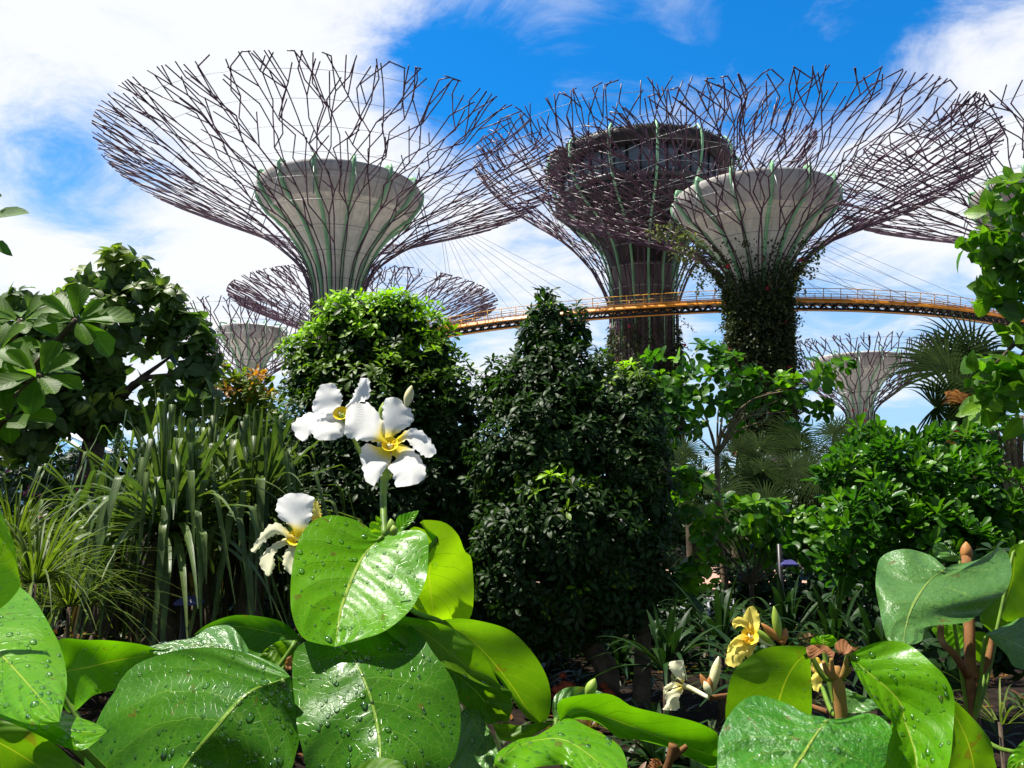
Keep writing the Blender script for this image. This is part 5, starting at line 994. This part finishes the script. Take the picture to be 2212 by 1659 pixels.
flower(RS, 'M', (1492, 1035), [
    ([(1495, 1020), (1450, 950), (1440, 845)], [(1430, 960), (1385, 900), (1392, 855)], [(1505, 970), (1490, 900), (1492, 845)], .0, .2, .006),
    ([(1480, 1030), (1400, 1030), (1345, 1110)], [(1420, 1005), (1345, 1050)], [(1440, 1045), (1380, 1065)], -.01, .5, -.004),
    ([(1485, 1045), (1420, 1110), (1400, 1222)], [(1420, 1060), (1355, 1105), (1365, 1170), (1338, 1215)], [(1490, 1080), (1460, 1130), (1465, 1195), (1440, 1222)], -.01, .5, .004)], 1.25, 'petal_c', 'cream flower at the end of a pale tube, lower left', None, hy, ruf=.0009)
bud(RS, 'M', (1708, 1080), (1760, 812), 1.22, .0075, 'bud'); bud(RS, 'M', (1690, 1090), (1620, 945), 1.22, .005, 'budbrown'); bud(RS, 'M', (1695, 1090), (1688, 965), 1.215, .005, 'budbrown'); bud(RS, 'M', (1700, 1110), (1650, 1000), 1.21, .0055, 'bud')
stalk(RS, 'flower_stalk', 'stem_b', [hy, pt('M', 1800, 1115, 1.25), pt('R', 500, 1060, 1.3), pt('R', 900, 1180, 1.25), st[1]], [.004, .004, .004, .005])

# ---- far right shrub with the grey green leaf and brown stem
b4 = pt('R', 1860, 1320, 1.65); b4[2] = 0
GS = thing('grey_leaved_shrub', 'shrub with a wide grey green wet leaf below a brown stem tip', 'shrub', b4)
g0, g1 = pt('R', 1850, 600, 1.70), pt('R', 1858, 1300, 1.66)
STEM[GS.name] = g1
stalk(GS, 'stem', 'stem_b', [b4 - [0, 0, .05], g1, pt('R', 1855, 950, 1.64), g0, pt('R', 1835, 250, 1.76), pt('R', 1828, 150, 1.78)], [.02, .018, .016, .012, .0105, .0105])
bud(GS, 'R', (1830, 190), (1828, 55), 1.78, .0125, 'budbrown', 'stem_tip'); 
stalk(GS, 'leaf_stalk', 'stem_b', [pt('R', 1840, 940, 1.64), pt('R', 1750, 800, 1.6), pt('R', 1660, 680, 1.66), pt('R', 1690, 330, 1.74)], [.008, .007, .006, .004])
stalk(GS, 'leaf_stalk', 'stem_b', [pt('R', 1870, 960, 1.64), pt('R', 1960, 870, 1.65), pt('R', 2000, 700, 1.68)], [.008, .007, .005])
leaf(GS, 'R', [(1790, 190), (1720, 130), (1640, 60)], [(1700, 180), (1612, 140), (1615, 70)], [(1795, 165), (1725, 112), (1680, 65)], 1.75, 'h_grey', .2)
leaf(GS, 'R', [(2150, 80), (2140, 280), (2080, 470), (2000, 660)], [(2120, 110), (2020, 380), (1920, 560)], [(2260, 70), (2300, 300), (2230, 540), (2110, 600)], 1.75, 'h_olive', -.1, .1, 0)
leaf(GS, 'R', [(1960, 665), (2090, 700), (2210, 760), (2320, 830)], [(2040, 630), (2110, 600), (2220, 555), (2330, 640)], [(2020, 730), (2090, 800), (2150, 885), (2260, 900)], 1.6, 'h_grey', .9, 0, .01, drops=10)
leaf(GS, 'R', [(2030, 690), (1930, 720), (1830, 760)], [(1990, 670), (1900, 650), (1825, 690)], [(2030, 750), (1960, 832), (1890, 850), (1840, 790)], 1.72, 'h_olive', -.3)
leaf(GS, 'R', [(1850, 690), (1740, 650), (1600, 640)], [(1800, 615), (1700, 600), (1620, 615)], [(1800, 760), (1700, 760), (1640, 700)], 1.75, 'h_bright', .3)
leaf(GS, 'R', [(1695, 232), (1600, 300), (1540, 370), (1480, 470), (1440, 580), (1405, 750)], [(1660, 200), (1600, 150), (1500, 115), (1420, 103), (1330, 120), (1262, 160), (1238, 222), (1228, 350), (1250, 480), (1282, 640), (1310, 708)], [(1750, 205), (1870, 187), (1960, 150), (2020, 100), (2062, 90), (2102, 130), (2126, 210), (2125, 300), (2080, 400), (2000, 470), (1920, 530), (1850, 582), (1750, 602), (1620, 615), (1550, 660), (1530, 720)], 1.55, 'h_grey', 1.1, .0, .02, drops=60, wav=.012, label='wide grey green leaf with white wet glare', rolls=3.5)
leaf(GS, 'R', [(2330, 1460), (2250, 1480), (2100, 1555)], [(2260, 1350), (2150, 1430), (2108, 1500)], [(2330, 1640), (2180, 1660), (2105, 1610)], 1.1, 'h_bright', .6)
